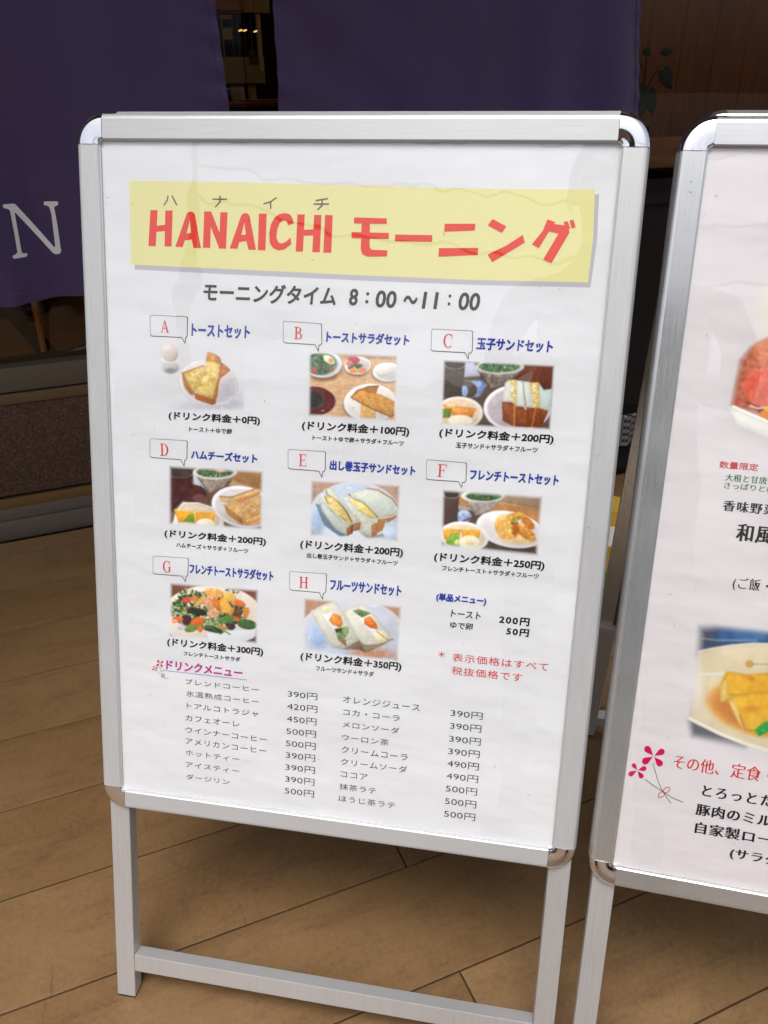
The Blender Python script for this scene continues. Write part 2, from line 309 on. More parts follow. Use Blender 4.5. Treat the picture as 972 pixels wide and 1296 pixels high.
for i, (x, y, w) in enumerate(((.115, -.17, .10), (.02, -.16, .05), (.07, -.16, .03))):
    tr_ = tag(empty('tray' if i == 0 else 'jar', WALLM @ Matrix.Translation((.702 + x, WALL_Y + .93 + y, 1.1102))), ('oval wooden tray on the dark counter inside the shop', 'wider beige jar at the left on the counter inside the shop', 'slim beige jar beside the tray on the counter inside the shop')[i], 'tray' if i == 0 else 'jar')
    if i == 0:
        ring = [(cos(a) * w, sin(a) * .05) for a in [2 * pi * j / 24 for j in range(24)]]
        MB().prism(ring, lambda p, k: (p[0] * (1 + .08 * k), p[1] * (1 + .08 * k), k * .006)).build('tray_base', WOOD_MD, tr_)
    else:
        MB().tube((0, 0, 0), (0, 0, .045), w / 2, 14, w / 2.2).build('jar_body', BEIGE, tr_, 40); MB().tube((0, 0, .0452), (0, 0, .052), w / 2.1, 14).build('jar_lid', WOOD_DK, tr_, 40)
for i, (x, y) in enumerate(((290, 352), (350, 352), (490, 360))):
    l = tag(empty('pendant_lamp', WALLM @ Matrix.Translation((.702 + x * .000276 * .97, WALL_Y + .9, 1.423 - y * .000268))), ('leftmost of the three small warm lamps glowing inside the shop', 'middle of the three small warm lamps glowing inside the shop', 'rightmost of the three small warm lamps glowing inside the shop')[i], 'lamp', 'small warm lamps inside the shop')
    bm = bmesh.new(); bmesh.ops.create_uvsphere(bm, u_segments=14, v_segments=8, radius=.0048); me = bpy.data.meshes.new('bulb'); bm.to_mesh(me); bm.free(); b_ = link('bulb', me, l, BULB); b_.scale = (1.7, 1, .6); b_.rotation_euler = (0, -.3, 0)
    MB().tube((0, 0, .004), (0, 0, 2.60 - (1.423 - y * .000268)), .0006, 6).build('cord', WIRE, l); MB().tube((0, 0, .003), (0, 0, .008), .0045, 10, .0015).build('socket', DARK, l)

for i, (x, y) in enumerate(((.75, 2.95), (2.6, 2.72), (-.3, 3.9))):  # out-of-view lamps added to brighten the interior
    l = tag(empty('fill_lamp', WALLM @ Matrix.Translation((x, y, 2.597))), ('unseen warm ceiling lamp added to light the cabinet inside the shop', 'unseen warm ceiling lamp added to light the window counter at the right', 'unseen warm ceiling lamp added to light the table inside the left window')[i], 'lamp')
    MB().tube((0, 0, 0), (0, 0, -.03), .11, 24).build('lamp_housing', CREAM, l, 40); MB().tube((0, 0, -.0305), (0, 0, -.045), .10, 24, .085).build('diffuser', LAMP, l, 40)
pn = tag(empty('wood_partition', WALLM @ Matrix.Translation((1.9, WALL_Y + .75, 0))), 'dark brown wooden partition behind the glass at the right, above the ledge', 'partition')
for i in range(14): MB().box(i * .17, i * .17 + .168, 0, .04, .0, 2.4, .002).build('board', WOOD_DK, pn)
lg = tag(empty('window_counter', WALLM @ Matrix.Translation((1.95, WALL_Y + .40, 0))), 'orange-brown wooden counter along the inside of the glass, seen between the two menu stands', 'counter')
MB().box(-.3, 2.4, -.16, .12, .885, .925, .004).build('counter_top', WOOD_MD, lg); MB().box(-.3, 2.4, .121, .16, .885, .965, .003).build('upstand', WOOD_MD, lg); MB().box(-.28, 2.3, .0, .06, 0, .8845).build('counter_front', DARK, lg)
pl = tag(empty('house_plant', WALLM @ Matrix.Translation((2.13, WALL_Y + .40, .9252))), 'dark leafy plant in a small pot on the window counter at the right', 'plant')
MB().tube((0, 0, 0), (0, 0, .09), .035, 16, .045).build('pot', DARK, pl, 40)
stem = MB(); stem.tube((0, 0, .08), (.012, 0, .20), .003, 6); stem.tube((.012, 0, .20), (.0, 0, .31), .0025, 6); stem.tube((.012, 0, .20), (.055, -.01, .29), .002, 6); stem.build('stem', LEAF, pl)
for (x, z, an, L_) in ((-.01, .235, -1.9, .075), (.02, .225, -1.4, .08), (.045, .27, -.6, .07), (.075, .285, -1.1, .06), (.0, .32, 2.6, .055), (.04, .325, .4, .05), (-.03, .29, 3.3, .06), (.015, .19, -2.2, .06), (.0, .12, -2.6, .06)):
    vs = []; n_ = 6
    for i in range(n_ + 1):
        f_ = i / n_; w_ = sin(pi * min(f_ * 1.02, 1)) ** .7 * .30 * L_; bend = -.25 * L_ * f_ * f_
        cx_, cz_ = x + cos(an) * L_ * f_, z + sin(an) * L_ * f_ + bend
        for sd_ in (-1, 0, 1): vs.append((cx_ - sin(an) * w_ * sd_, -.02 - .012 * f_ - (.006 if sd_ == 0 else 0), cz_ + cos(an) * w_ * sd_))
    fs = [(3 * i + j, 3 * i + j + 1, 3 * i + j + 4, 3 * i + j + 3) for i in range(n_) for j in (0, 1)]
    MB().add(vs, fs).build('leaf', LEAF, pl, 60)

# things glimpsed in the gap between the two stands, standing on the floor in front of the shopfront
bs = tag(empty('dark_cabinet', WALLM @ Matrix.Translation((1.85, 2.09, 0))), 'low near-black cabinet against the shopfront, glimpsed between the two menu stands', 'cabinet')
MB().box(-.40, .40, -.165, .165, .03, .86, .004).build('carcass', DARK, bs); MB().box(-.38, .38, -.14, .15, 0, .0298).build('plinth', DARK, bs); MB().box(-.41, .41, -.175, .17, .8603, .885, .003).build('cabinet_top', DARK, bs)
for x in (-.2, .2): MB().box(x - .19, x + .19, -.1725, -.1653, .26, .84, .002).build('door', DARK, bs)
MB().tube((-.33, -.19, .235), (-.12, -.19, .235), .005, 8).build('towel_bar', STEEL, bs)
for x in (-.32, -.13): MB().tube((x, -.19, .235), (x, -.1655, .235), .004, 8).build('bar_bracket', STEEL, bs)
gc = tag(empty('gingham_cloth', WALLM @ Matrix.Translation((1.63, 1.893, .135))), 'black and white gingham cloth hanging low on the near-black cabinet', 'cloth')
mb = MB(); nx = 24
vs = [(-.075 + .15 * i / nx, .004 * sin(i * 1.1), z_) for z_ in (0.0, .106) for i in range(nx + 1)]
vs2 = [(x, y + .0015, z) for x, y, z in vs]; fs = [(i, i + 1, nx + 2 + i, nx + 1 + i) for i in range(nx)]
mb.add(vs, fs); mb.add(vs2, fs); mb.build('hanging_cloth', GINGHAM, gc, 60)
bk = tag(empty('yellow_bottle', WALLM @ Matrix.Translation((1.12, 1.33, 0))), 'tall yellow plastic bottle with white label and green base, glimpsed between the two stands', 'bottle')
MB().tube((0, 0, 0), (0, 0, .145), .055, 28, .055).build('base_band', GREEN, bk, 40); MB().tube((0, 0, .1452), (0, 0, .212), .053, 28, .053).build('bottle_body', YELLOW, bk, 40); MB().tube((0, 0, .2122), (0, 0, .262), .0535, 28, .050).build('label', WHITE, bk, 40); MB().tube((0, 0, .2622), (0, 0, .298), .048, 28, .042).build('cap', YELLOW, bk, 40)

# ------------------------------------------------------------------ noren curtains
def noren(name, label, left, right, bottom, seed, hem=.030):
    """left / right: edge x at height z; bottom(x) height of the lower edge"""
    rng = random.Random(seed); top = 1.97
    o = tag(empty(name, WALLM @ Matrix.Translation((0, WALL_Y - .10, 0))), label, 'noren curtain', 'purple noren cloths hung across the shopfront')
    ph = [rng.uniform(0, 6.28) for _ in range(8)]
    def P(u, v, off=0.0):                      # u across 0..1, v down from the top 0..1
        z = top + (bottom(0) - top) * v; x = left(z) + (right(z) - left(z)) * u; zb_ = bottom(x); z = top + (zb_ - top) * v
        x = left(z) + (right(z) - left(z)) * u
        a = .35 + .65 * v
        y = a * (.026 * sin(x * 5.2 + ph[0] + v * .8) + .012 * sin(x * 12 + ph[1] - v * 2.6) + .004 * sin(x * 27 + v * 5 + ph[2]))
        y += a * (.0165 * sin(x * 31 + ph[7] + z * 3.2) * (.55 + .45 * sin(x * 4.3 + ph[2])) + .0035 * sin(x * 61 - z * 6 + ph[5]) * (.5 + .5 * sin(x * 7 + ph[1])))
        y += .0055 * sin((x * .9 + z * 1.3) * 21 + ph[3]) * (sin(x * 3.1 + ph[4]) * .5 + .5)
        edge = min(u, 1 - u) * (right(z) - left(z)); pk = math.exp(-edge / .03); y += .0034 * pk * sin(z * 95 + ph[5] + x * 20)
        eb = (1 - v) * (top - zb_); y += .0040 * math.exp(-eb / .035) * sin(x * 85 + ph[6])
        return (x, max(-.06, min(.06, y)) - off, z)
    NU, NV = 150, 130
    def sheet(u0, u1, v0, v1, nu, nv, off, nm, mat, par, curl=True):
        vs = []; fs = []
        for side in (0, 1):
            base = len(vs)
            for j in range(nv + 1):
                for i in range(nu + 1): vs.append(P(u0 + (u1 - u0) * i / nu, v0 + (v1 - v0) * j / nv, off - side * .0009))
            for j in range(nv):
                for i in range(nu): a_ = base + j * (nu + 1) + i; fs.append((a_, a_ + 1, a_ + nu + 2, a_ + nu + 1))
        n1 = (nu + 1) * (nv + 1)
        for i in range(nu):
            fs.append((i, i + 1, n1 + i + 1, n1 + i)); b = nv * (nu + 1); fs.append((b + i, b + i + 1, n1 + b + i + 1, n1 + b + i))
        for j in range(nv):
            b = j * (nu + 1); fs.append((b, b + nu + 1, n1 + b + nu + 1, n1 + b)); b += nu; fs.append((b, b + nu + 1, n1 + b + nu + 1, n1 + b))
        return MB().add(vs, fs).build(nm, mat, par, 70)
    body = sheet(0, 1, 0, 1, NU, NV, 0, 'cloth_panel', NOREN, o)
    Wd = right(1.0) - left(1.0); hu = .017 / Wd; hv = hem / (top - bottom(0))
    sheet(0, hu, .0, 1 - hv, 3, 130, .0016, 'side_hem', NOREN, body); sheet(1 - hu, 1, .0, 1 - hv, 3, 130, .0016, 'side_hem', NOREN, body); sheet(0, 1, 1 - hv, 1, 150, 4, .0018, 'bottom_hem', NOREN, body)
    st = MB()
    def dash(u0, v0, u1, v1, n):
        for i in range(n):
            f0 = (i + rng.uniform(.25, .35)) / n; f1 = (i + rng.uniform(.6, .75)) / n
            if rng.random() < .35: continue
            a = Vector(P(u0 + (u1 - u0) * f0, v0 + (v1 - v0) * f0, .0026)); b = Vector(P(u0 + (u1 - u0) * f1, v0 + (v1 - v0) * f1, .0026)); st.tube(a, b, .00028, 4)
    dash(hu * .85, .2, hu * .85, 1 - hv, 330); dash(1 - hu * .85, .2, 1 - hu * .85, 1 - hv, 330); dash(0, 1 - hv * .93, 1, 1 - hv * .93, 260)
    tag(st.build('stitching', STITCH, body), kind='stuff')
    for u in [.06 + .88 * i / 4 for i in range(5)]:
        c_ = P(u, 0); lp = MB(); pts = [(sin(a) * .019, .019 * cos(a) + .018) for a in [2 * pi * k / 16 for k in range(16)]]
        for k in range(16):
            p0, p1 = pts[k], pts[(k + 1) % 16]; lp.add([(c_[0] - .03, c_[1] + p0[0], top + p0[1]), (c_[0] + .03, c_[1] + p0[0], top + p0[1]), (c_[0] + .03, c_[1] + p1[0], top + p1[1]), (c_[0] - .03, c_[1] + p1[0], top + p1[1])], [(0, 1, 2, 3)])
        lp.build('hanging_loop', NOREN, o)
    return o, body, P
n1, body1, P1 = noren('noren', 'purple noren cloth at the left with a large white letter N near its hem', lambda z: -.62, lambda z: .4768 - (z - 1.34) * .050, lambda x: .6886 + x * .043, 3)
n2, body2, P2_ = noren('noren', 'plain purple noren cloth hanging behind the white HANAICHI menu stand', lambda z: .6104 + (z - 1.1158) * .0216, lambda z: 1.7202 - (z - 1.098) * .1467, lambda x: .70 + x * .01, 8)
NPTS = [(-.0671, .9171), (-.0648, .9193), (-.0413, .9185), (-.0383, .916), (.029, .8115), (.0318, .8138), (.0371, .892), (.0351, .9066), (.032, .9091), (.0241, .9115), (.0249, .9179), (.0281, .9196), (.0543, .9198), (.0573, .9178), (.0561, .9126), (.0536, .9098), (.0477, .9078), (.0462, .9047), (.0459, .8648), (.0433, .8029), (.041, .7975), (.0356, .7949), (.0282, .7947), (.0227, .7982), (-.0422, .8975), (-.0445, .8974), (-.0454, .8707), (-.0476, .8086), (-.0445, .8041), (-.0366, .804), (-.0357, .8002), (-.0384, .7954), (-.0669, .7959), (-.0698, .7991), (-.0689, .8035), (-.0614, .8054), (-.057, .8093), (-.055, .8472), (-.0537, .9034), (-.0563, .9076), (-.0659, .9112)]
def on_cloth(P, left, right, bottom, x, z, off):
    top = 1.97; u = (x - left(z)) / (right(z) - left(z)); v = (top - z) / (top - bottom(x)); p = P(u, v, off); return (x, p[1], z)
def drape(pts, name, P, left, right, bottom, mat, par, off):
    bm = bmesh.new(); vs = [bm.verts.new((x, 0, z)) for x, z in pts]; bm.faces.new(vs); bm.normal_update(); bmesh.ops.triangulate(bm, faces=bm.faces[:])
    for _ in range(3): bmesh.ops.subdivide_edges(bm, edges=[e for e in bm.edges if e.calc_length() > .008], cuts=1, use_grid_fill=False); bmesh.ops.triangulate(bm, faces=bm.faces[:])
    for q in bm.verts: q.co = Vector(on_cloth(P, left, right, bottom, q.co.x, q.co.z, off))
    me = bpy.data.meshes.new(name); bm.to_mesh(me); bm.free(); return link(name, me, par, mat)
drape(NPTS, 'letter', P1, lambda z: -.62, lambda z: .4768 - (z - 1.34) * .050, lambda x: .6886 + x * .043, NOREN_INK, body1, .0012)
rod = tag(empty('curtain_rod', WALLM @ Matrix.Translation((0, WALL_Y - .10, 1.988))), 'round bamboo rod above the shop window carrying the purple cloths', 'rod')
MB().tube((-.75, 0, 0), (1.85, 0, 0), .013, 14).build('pole', WOOD_MD, rod, 40)
for x in (-.72, .55, 1.82): MB().box(x - .01, x + .01, .0132, .099, -.012, .012, .001).build('bracket', SILL, rod)

# ------------------------------------------------------------------ street side: cables that mirror in the clear sheets
for i, (x0, x1, h_, y_) in enumerate(((3.5, 20.0, 8.6, -24), (-22.0, -3.5, 6.6, -26))):
    b_ = tag(empty('street_building', Matrix.Translation(((x0 + x1) / 2, y_, 0))), ('taller pale building across the street, behind the viewer to the right', 'lower pale building across the street, behind the viewer to the left')[i], 'building'); hw = (x1 - x0) / 2
    MB().box(-hw, hw, -6, 0, 0, h_, .02).build('wall', PLASTER, b_); MB().box(-hw - .15, hw + .15, -6.1, .15, h_ + .001, h_ + .3, .02).build('roof_edge', SOFFIT, b_)
    for fl_ in range(int(h_ // 3)):
        for k_ in range(4):
            cx = -hw + (k_ + .5) * hw / 2; MB().box(cx - .8, cx + .8, .002, .06, fl_ * 3 + 1.0, fl_ * 3 + 2.4, .01).build('window', KICK, b_)
up = tag(empty('utility_line', Matrix.Translation((0, -12, 0))), 'overhead cables on two concrete poles across the street, behind the viewer', 'cable line')
for x in (-9, 11): MB().tube((x, 0, 0), (x, 0, 10.5), .15, 14, .10).build('pole', CONC, up, 40)
for i, (z, sag, r) in enumerate(((8.9, .8, .018), (8.3, 1.4, .026), (7.6, 1.8, .03))):
    mb = MB(); pts = [Vector((-9 + 20 * k / 30, .05 * i, z - sag * (1 - (2 * k / 30 - 1) ** 2))) for k in range(31)]
    for a, b in zip(pts[:-1], pts[1:]): mb.tube(a, b, r, 6)
    mb.build('cable', WIRE, up)

# ------------------------------------------------------------------ the person taking the picture, mirrored darkly in the chrome corners
def skinned(name, verts, edges, radii, root, parent, mats, pick, sub=2):
    me = bpy.data.meshes.new(name); me.from_pydata(verts, edges, []); o = bpy.data.objects.new(name, me); COL.objects.link(o)
    md = o.modifiers.new('skin', 'SKIN'); md.use_smooth_shade = True; o.modifiers.new('sub', 'SUBSURF').levels = sub
    sv = me.skin_vertices[0].data
    for i, r_ in enumerate(radii): sv[i].radius = r_ if isinstance(r_, tuple) else (r_, r_); sv[i].use_root = (i == root)
    new = bpy.data.meshes.new_from_object(o.evaluated_get(bpy.context.evaluated_depsgraph_get())); bpy.data.objects.remove(o); bpy.data.meshes.remove(me)
    new.materials.clear()
    for m_ in mats: new.materials.append(m_)
    for p_ in new.polygons: p_.material_index = pick(p_.center); p_.use_smooth = True
    new.name = name; r = bpy.data.objects.new(name, new); COL.objects.link(r)
    if parent: r.parent = parent
    return r
man = tag(empty('person', Matrix.Translation((.11, -.33, 0))), 'person in a black jacket and dark trousers holding up a phone, behind the viewer', 'person')
V = [(0, 0, .93), (0, -.01, 1.10), (0, -.02, 1.28), (0, -.01, 1.43), (0, .01, 1.51), (0, .035, 1.575), (0, .045, 1.65), (0, .04, 1.715), (0, .118, 1.60)]
RR = [(.165, .115), (.140, .100), (.175, .115), (.075, .065), .052, (.070, .080), (.078, .092), (.050, .060), .012]
ED = [(0, 1), (1, 2), (2, 3), (3, 4), (4, 5), (5, 6), (6, 7), (5, 8)]
def chain(pts, base):
    i0 = base
    for p_, r_ in pts: V.append(p_); RR.append(r_); ED.append((i0, len(V) - 1)); i0 = len(V) - 1
    return i0
for s in (-1, 1):
    chain([((s * .095, .0, .84), .092), ((s * .105, .02, .66), .072), ((s * .11, .03, .49), .056), ((s * .115, .0, .32), .054), ((s * .12, -.03, .11), .038), ((s * .125, -.02, .05), .036), ((s * .14, .13, .035), .034)], 0)
    w = chain([((s * .13, -.02, 1.39), .066), ((s * .195, -.01, 1.36), .058), ((s * .225, .06, 1.24), .046), ((s * .235, .08, 1.12), .042), ((s * .17, .17, 1.13), .034), ((s * .098, .255, 1.145), .024), ((s * .078, .295, 1.15), (.026, .016))], 2)
    for k in range(4):
        L_ = (.9, 1.0, .95, .8)[k]; zz = 1.172 - k * .018; chain([((s * .074, .315, zz), .009), ((s * .070 , .315 + .022 * L_, zz + .002), .0082), ((s * (.060 - .012 * L_), .340 + .008 * L_, zz + .003), .0075)], w)
    chain([((s * .066, .295, 1.178), .010), ((s * .048, .304, 1.192), .0085), ((s * .036, .310, 1.196), .0075)], w)
def pick(c):
    if c.z < .075: return 3
    if c.z < .95: return 1
    if c.z > 1.49: return 0
    return 0 if (c.y > .265 and c.z > 1.0) else 2
body = skinned('body', V, ED, RR, 0, man, (SKIN, TROUSER, JACKET, SHOE), pick)
bm = bmesh.new(); bmesh.ops.create_uvsphere(bm, u_segments=24, v_segments=14, radius=.1)
for q in bm.verts:
    q.co.x *= .93; q.co.y *= 1.06; q.co.z *= 1.02
    if q.co.y > .02 and q.co.z < .035: q.co.y = .02 + (q.co.y - .02) * .2
    if q.co.z < -.05: q.co.z = -.05
me = bpy.data.meshes.new('hair'); bm.to_mesh(me); bm.free(); me.shade_smooth(); hair = link('hair', me, man, HAIR); hair.location = (0, .028, 1.672)
for s in (-1, 1):
    bm = bmesh.new(); bmesh.ops.create_uvsphere(bm, u_segments=12, v_segments=8, radius=.012); me = bpy.data.meshes.new('eye'); bm.to_mesh(me); bm.free(); e_ = link('eye', me, man, HAIR); e_.location = (s * .032, .117, 1.628)
    MB().box(s * .086 - .006, s * .086 + .006, .02, .05, 1.59, 1.65, .005).build('ear', SKIN, man)
MB().box(-.022, .022, .108, .116, 1.553, 1.560, .003).build('mouth', flat('lip', (.35, .14, .12), .5), man)
ph_ = tag(empty('smartphone', Matrix.Translation((.06, -.062, 1.165)) @ Matrix.Rotation(-PITCH, 4, 'X')), 'black smartphone held up in both hands by the person behind the viewer', 'phone')
MB().box(-.037, .037, -.004, .004, -.078, .078, .003).build('phone_body', PHONE, ph_); MB().box(-.034, .034, -.0052, -.0042, -.072, .072).build('screen', DARK, ph_)

# ------------------------------------------------------------------ print layout on the two posters, in millimetres on the sheet
TEXTS = [
    ('モーニングタイム', 121.45, 645.51, 278.34, 645.03, 21.54, 'time', 1, 1),
    ('8', 293.35, 646.52, 303.89, 646.54, 18.55, 'time', 1, 1),
    ('：', 312.12, 649.58, 316.46, 649.39, 12.34, 'time', 1, 1),
    ('00', 323.82, 645.53, 347.52, 645.34, 18.8, 'time', 1, 1),
    ('〜', 355.14, 650.39, 371.11, 650.61, 9.19, 'time', 1, 1),
    ('11', 375.95, 646.01, 394.29, 645.99, 18.31, 'time', 1, 1),
    ('：', 404.56, 650.42, 408.07, 650.21, 12.14, 'time', 1, 1),
    ('00', 416.37, 645.77, 439.99, 645.94, 19.2, 'time', 1, 1),
    ('トーストセット', 106.16, 604.9, 177.89, 604.25, 15.07, 'blue', 1, 1),
    ('トーストサラダセット', 268.2, 604.99, 363.87, 604.99, 12.65, 'blue', 1, 1),
    ('玉子サンドセット', 438.72, 603.6, 522.17, 604.84, 12.93, 'blue', 1, 1),
    ('ハムチーズセット', 103.65, 458.78, 187.53, 459.99, 11.7, 'blue', 1, 1),
    ('出し巻玉子サンドセット', 276.07, 457.51, 378.25, 458.24, 12.19, 'blue', 1, 1),
    ('フレンチトーストセット', 441.18, 457.36, 541.02, 458.3, 12.21, 'blue', 1, 1),
    ('フレンチトーストサラダセット', 99.82, 313.03, 209.03, 314.85, 13.76, 'blue', 1, 1),
    ('フルーツサンドセット', 280.55, 309.25, 368.59, 309.97, 14.14, 'blue', 1, 1),
    ('(単品メニュー)', 410.54, 307.57, 470.12, 307.63, 11.46, 'blue', 1, 1),
    ('(ドリンク料金＋0円)', 75.89, 504.46, 190.63, 504.72, 11.5, 'price', 1, 1),
    ('(ドリンク料金＋100円)', 241.65, 502.55, 368.83, 501.75, 12.34, 'price', 1, 1),
    ('(ドリンク料金＋200円)', 403.18, 503.89, 531.47, 503.58, 12.02, 'price', 1, 1),
    ('(ドリンク料金＋200円)', 67.53, 356.47, 199.14, 358.38, 11.73, 'price', 1, 1),
    ('(ドリンク料金＋200円)', 242.21, 357.51, 368.21, 358.28, 12.83, 'price', 1, 1),
    ('(ドリンク料金＋250円)', 405.35, 356.68, 533.76, 356.2, 12.87, 'price', 1, 1),
    ('(ドリンク料金＋300円)', 68.2, 211.74, 196.69, 214.02, 12.86, 'price', 1, 1),
    ('(ドリンク料金＋350円)', 245.13, 211.59, 373.01, 213.75, 13.29, 'price', 1, 1),
    ('トースト＋ゆで卵', 101.78, 492, 155.68, 493.12, 6.6, 'small', 1, 1),
    ('トースト＋ゆで卵＋サラダ＋フルーツ', 254.61, 491.62, 363.33, 492.18, 6.36, 'small', 1, 1),
    ('玉子サンド＋サラダ＋フルーツ', 422.69, 493.04, 515.02, 494.17, 6.84, 'small', 1, 1),
    ('ハムチーズ＋サラダ＋フルーツ', 82.67, 346.01, 176.55, 347.74, 6.47, 'small', 1, 1),
    ('出し巻玉子サンド＋サラダ＋フルーツ', 250.59, 347.49, 362.48, 348.61, 6.44, 'small', 1, 1),
    ('フレンチトースト＋サラダ＋フルーツ', 415.74, 347.66, 528.32, 346.15, 6.7, 'small', 1, 1),
    ('フレンチトーストサラダ', 90.35, 202.13, 166.61, 203.9, 6.44, 'small', 1, 1),
    ('フルーツサンド＋サラダ', 265.34, 202.1, 339.08, 202.83, 7.05, 'small', 1, 1),
    ('ドリンクメニュー', 65.93, 179.11, 169.75, 183.46, 13.44, 'magenta', 1, 1),
    ('トースト', 429.53, 290.3, 464.82, 290.73, 9.32, 'small', 1, 1),
    ('200円', 486.43, 287.82, 522.44, 288.15, 10.21, 'price', 1.25, 1),
    ('ゆで卵', 429.21, 275.92, 456.52, 276.07, 8.88, 'small', 1, 1),
    ('50円', 495.88, 274.57, 522.85, 274.51, 9.78, 'price', 1.25, 1),
    ('＊', 417.28, 237.03, 425.09, 237.4, 8.54, 'red', 1, 1),
    ('表示価格はすべて', 434.44, 235.42, 548.35, 232.87, 10.53, 'red', 1.12, 1),
    ('税抜価格です', 434.55, 217.67, 518.94, 216.4, 10.87, 'red', 1.12, 1),
    ('ブレンドコーヒー', 92.01, 162.56, 191.49, 165.24, 7.63, 'thin', 1.05, 1),
    ('氷温熟成コーヒー', 93.1, 145.44, 191.6, 148.23, 8.24, 'thin', 1.05, 1),
    ('トアルコトラジャ', 93.66, 128.69, 190.93, 130.46, 8.3, 'thin', 1.05, 1),
    ('カフェオーレ', 91.78, 110.95, 165.26, 113.45, 8.37, 'thin', 1.05, 1),
    ('ウインナーコーヒー', 91.52, 93.29, 202.17, 96.72, 8.43, 'thin', 1.05, 1),
    ('アメリカンコーヒー', 91.29, 77.47, 201.79, 80.01, 8.49, 'thin', 1.05, 1),
    ('ホットティー', 91.04, 60.7, 165.29, 62.96, 7.97, 'thin', 1.05, 1),
    ('アイスティー', 90.78, 43.51, 165.31, 45.69, 8.04, 'thin', 1.05, 1),
    ('ダージリン', 91.35, 26.32, 151.85, 27.8, 7.81, 'thin', 1.05, 1),
    ('390円', 229.42, 161.23, 268.11, 163.28, 9.36, 'thin', 1, 1),
    ('420円', 228.9, 143.93, 268.51, 146.2, 9.43, 'thin', 1, 1),
    ('450円', 228.64, 126.54, 267.88, 128.86, 9.49, 'thin', 1, 1),
    ('500円', 228.37, 109.28, 267.51, 111.41, 9.56, 'thin', 1, 1),
    ('500円', 227.83, 92.13, 267.38, 94.42, 9.64, 'thin', 1, 1),
    ('390円', 228.07, 75.24, 267.24, 77.58, 9.71, 'thin', 1, 1),
    ('390円', 227.78, 57.87, 267.36, 60.37, 9.78, 'thin', 1, 1),
    ('390円', 227.76, 40.98, 266.97, 43.23, 9.85, 'thin', 1, 1),
    ('500円', 227.46, 23.92, 266.82, 26.01, 9.92, 'thin', 1, 1),
    ('オレンジジュース', 301.28, 162.87, 398.3, 164.62, 9.16, 'thin', 1.05, 1),
    ('コカ・コーラ', 301.78, 146.18, 373.94, 147.84, 8.07, 'thin', 1.05, 1),
    ('メロンソーダ', 301.76, 128.72, 374.19, 130.58, 8.71, 'thin', 1.05, 1),
    ('ウーロン茶', 301.46, 111.08, 361.56, 112.35, 8.78, 'thin', 1.05, 1),
    ('クリームコーラ', 301.44, 93.35, 386.27, 95.51, 9.43, 'thin', 1.05, 1),
    ('クリームソーダ', 301.12, 76.03, 386.55, 78.47, 9.51, 'thin', 1.05, 1),
    ('ココア', 301.06, 59.23, 336.37, 61.25, 8.08, 'thin', 1.05, 1),
    ('抹茶ラテ', 300.21, 40.66, 348.05, 43.1, 9.05, 'thin', 1.05, 1),
    ('ほうじ茶ラテ', 299.86, 23.86, 373.48, 25.72, 9.11, 'thin', 1.05, 1),
    ('390円', 436.48, 160.92, 475.71, 162.52, 9.56, 'thin', 1, 1),
    ('390円', 436.7, 143.9, 475.31, 145.52, 9.63, 'thin', 1, 1),
    ('390円', 436.69, 126.15, 475.7, 128.2, 9.7, 'thin', 1, 1),
    ('390円', 436.62, 109.4, 475.57, 110.68, 9.77, 'thin', 1, 1),
    ('490円', 436.55, 92.53, 475.64, 93.92, 9.84, 'thin', 1, 1),
    ('490円', 436.51, 74.94, 475.98, 77.07, 9.92, 'thin', 1, 1),
    ('500円', 436.46, 57.51, 475.83, 59.43, 10, 'thin', 1, 1),
    ('500円', 436.42, 39.66, 475.94, 41.7, 10.07, 'thin', 1, 1),
    ('500円', 436.38, 21.66, 475.8, 23.79, 10.14, 'thin', 1, 1),
    ('数量限定', 55.32, 495.27, 94.53, 495.35, 7.78, 'red2', 1, 2),
    ('大根と甘唐辛', 63.18, 482.38, 113.7, 481.83, 7.81, 'green', 1, 2),
    ('さっぱりと柚', 63.16, 473.76, 113.93, 473.5, 6.92, 'green', 1, 2),
    ('香味野菜', 65.09, 449.78, 118.82, 448.78, 11.69, 'ming', 1.2, 2),
    ('和風', 82.77, 417.31, 120.6, 417.37, 19.59, 'ming', 1.1, 2),
    ('(ご飯・', 87.25, 361.78, 123.68, 361.71, 15.21, 'mingthin', 1.1, 2),
    ('その他、', 52.97, 138.79, 103.81, 139.54, 17.37, 'redming', 1, 2),
    ('定食・', 116.39, 138.49, 159.4, 140, 17.94, 'redming', 1, 2),
    ('とろっとた', 89.09, 108.64, 166.12, 111.72, 13.9, 'ming', 1.2, 2),
    ('豚肉のミル', 85.41, 84.08, 168.35, 85.47, 14.86, 'ming', 1.1, 2),
    ('自家製ロー', 87.46, 59.36, 171.72, 62.83, 15.01, 'ming', 1.1, 2),
    ('(サラダ', 129.85, 35.04, 183.41, 35.6, 15.24, 'ming', 1.1, 2),
]
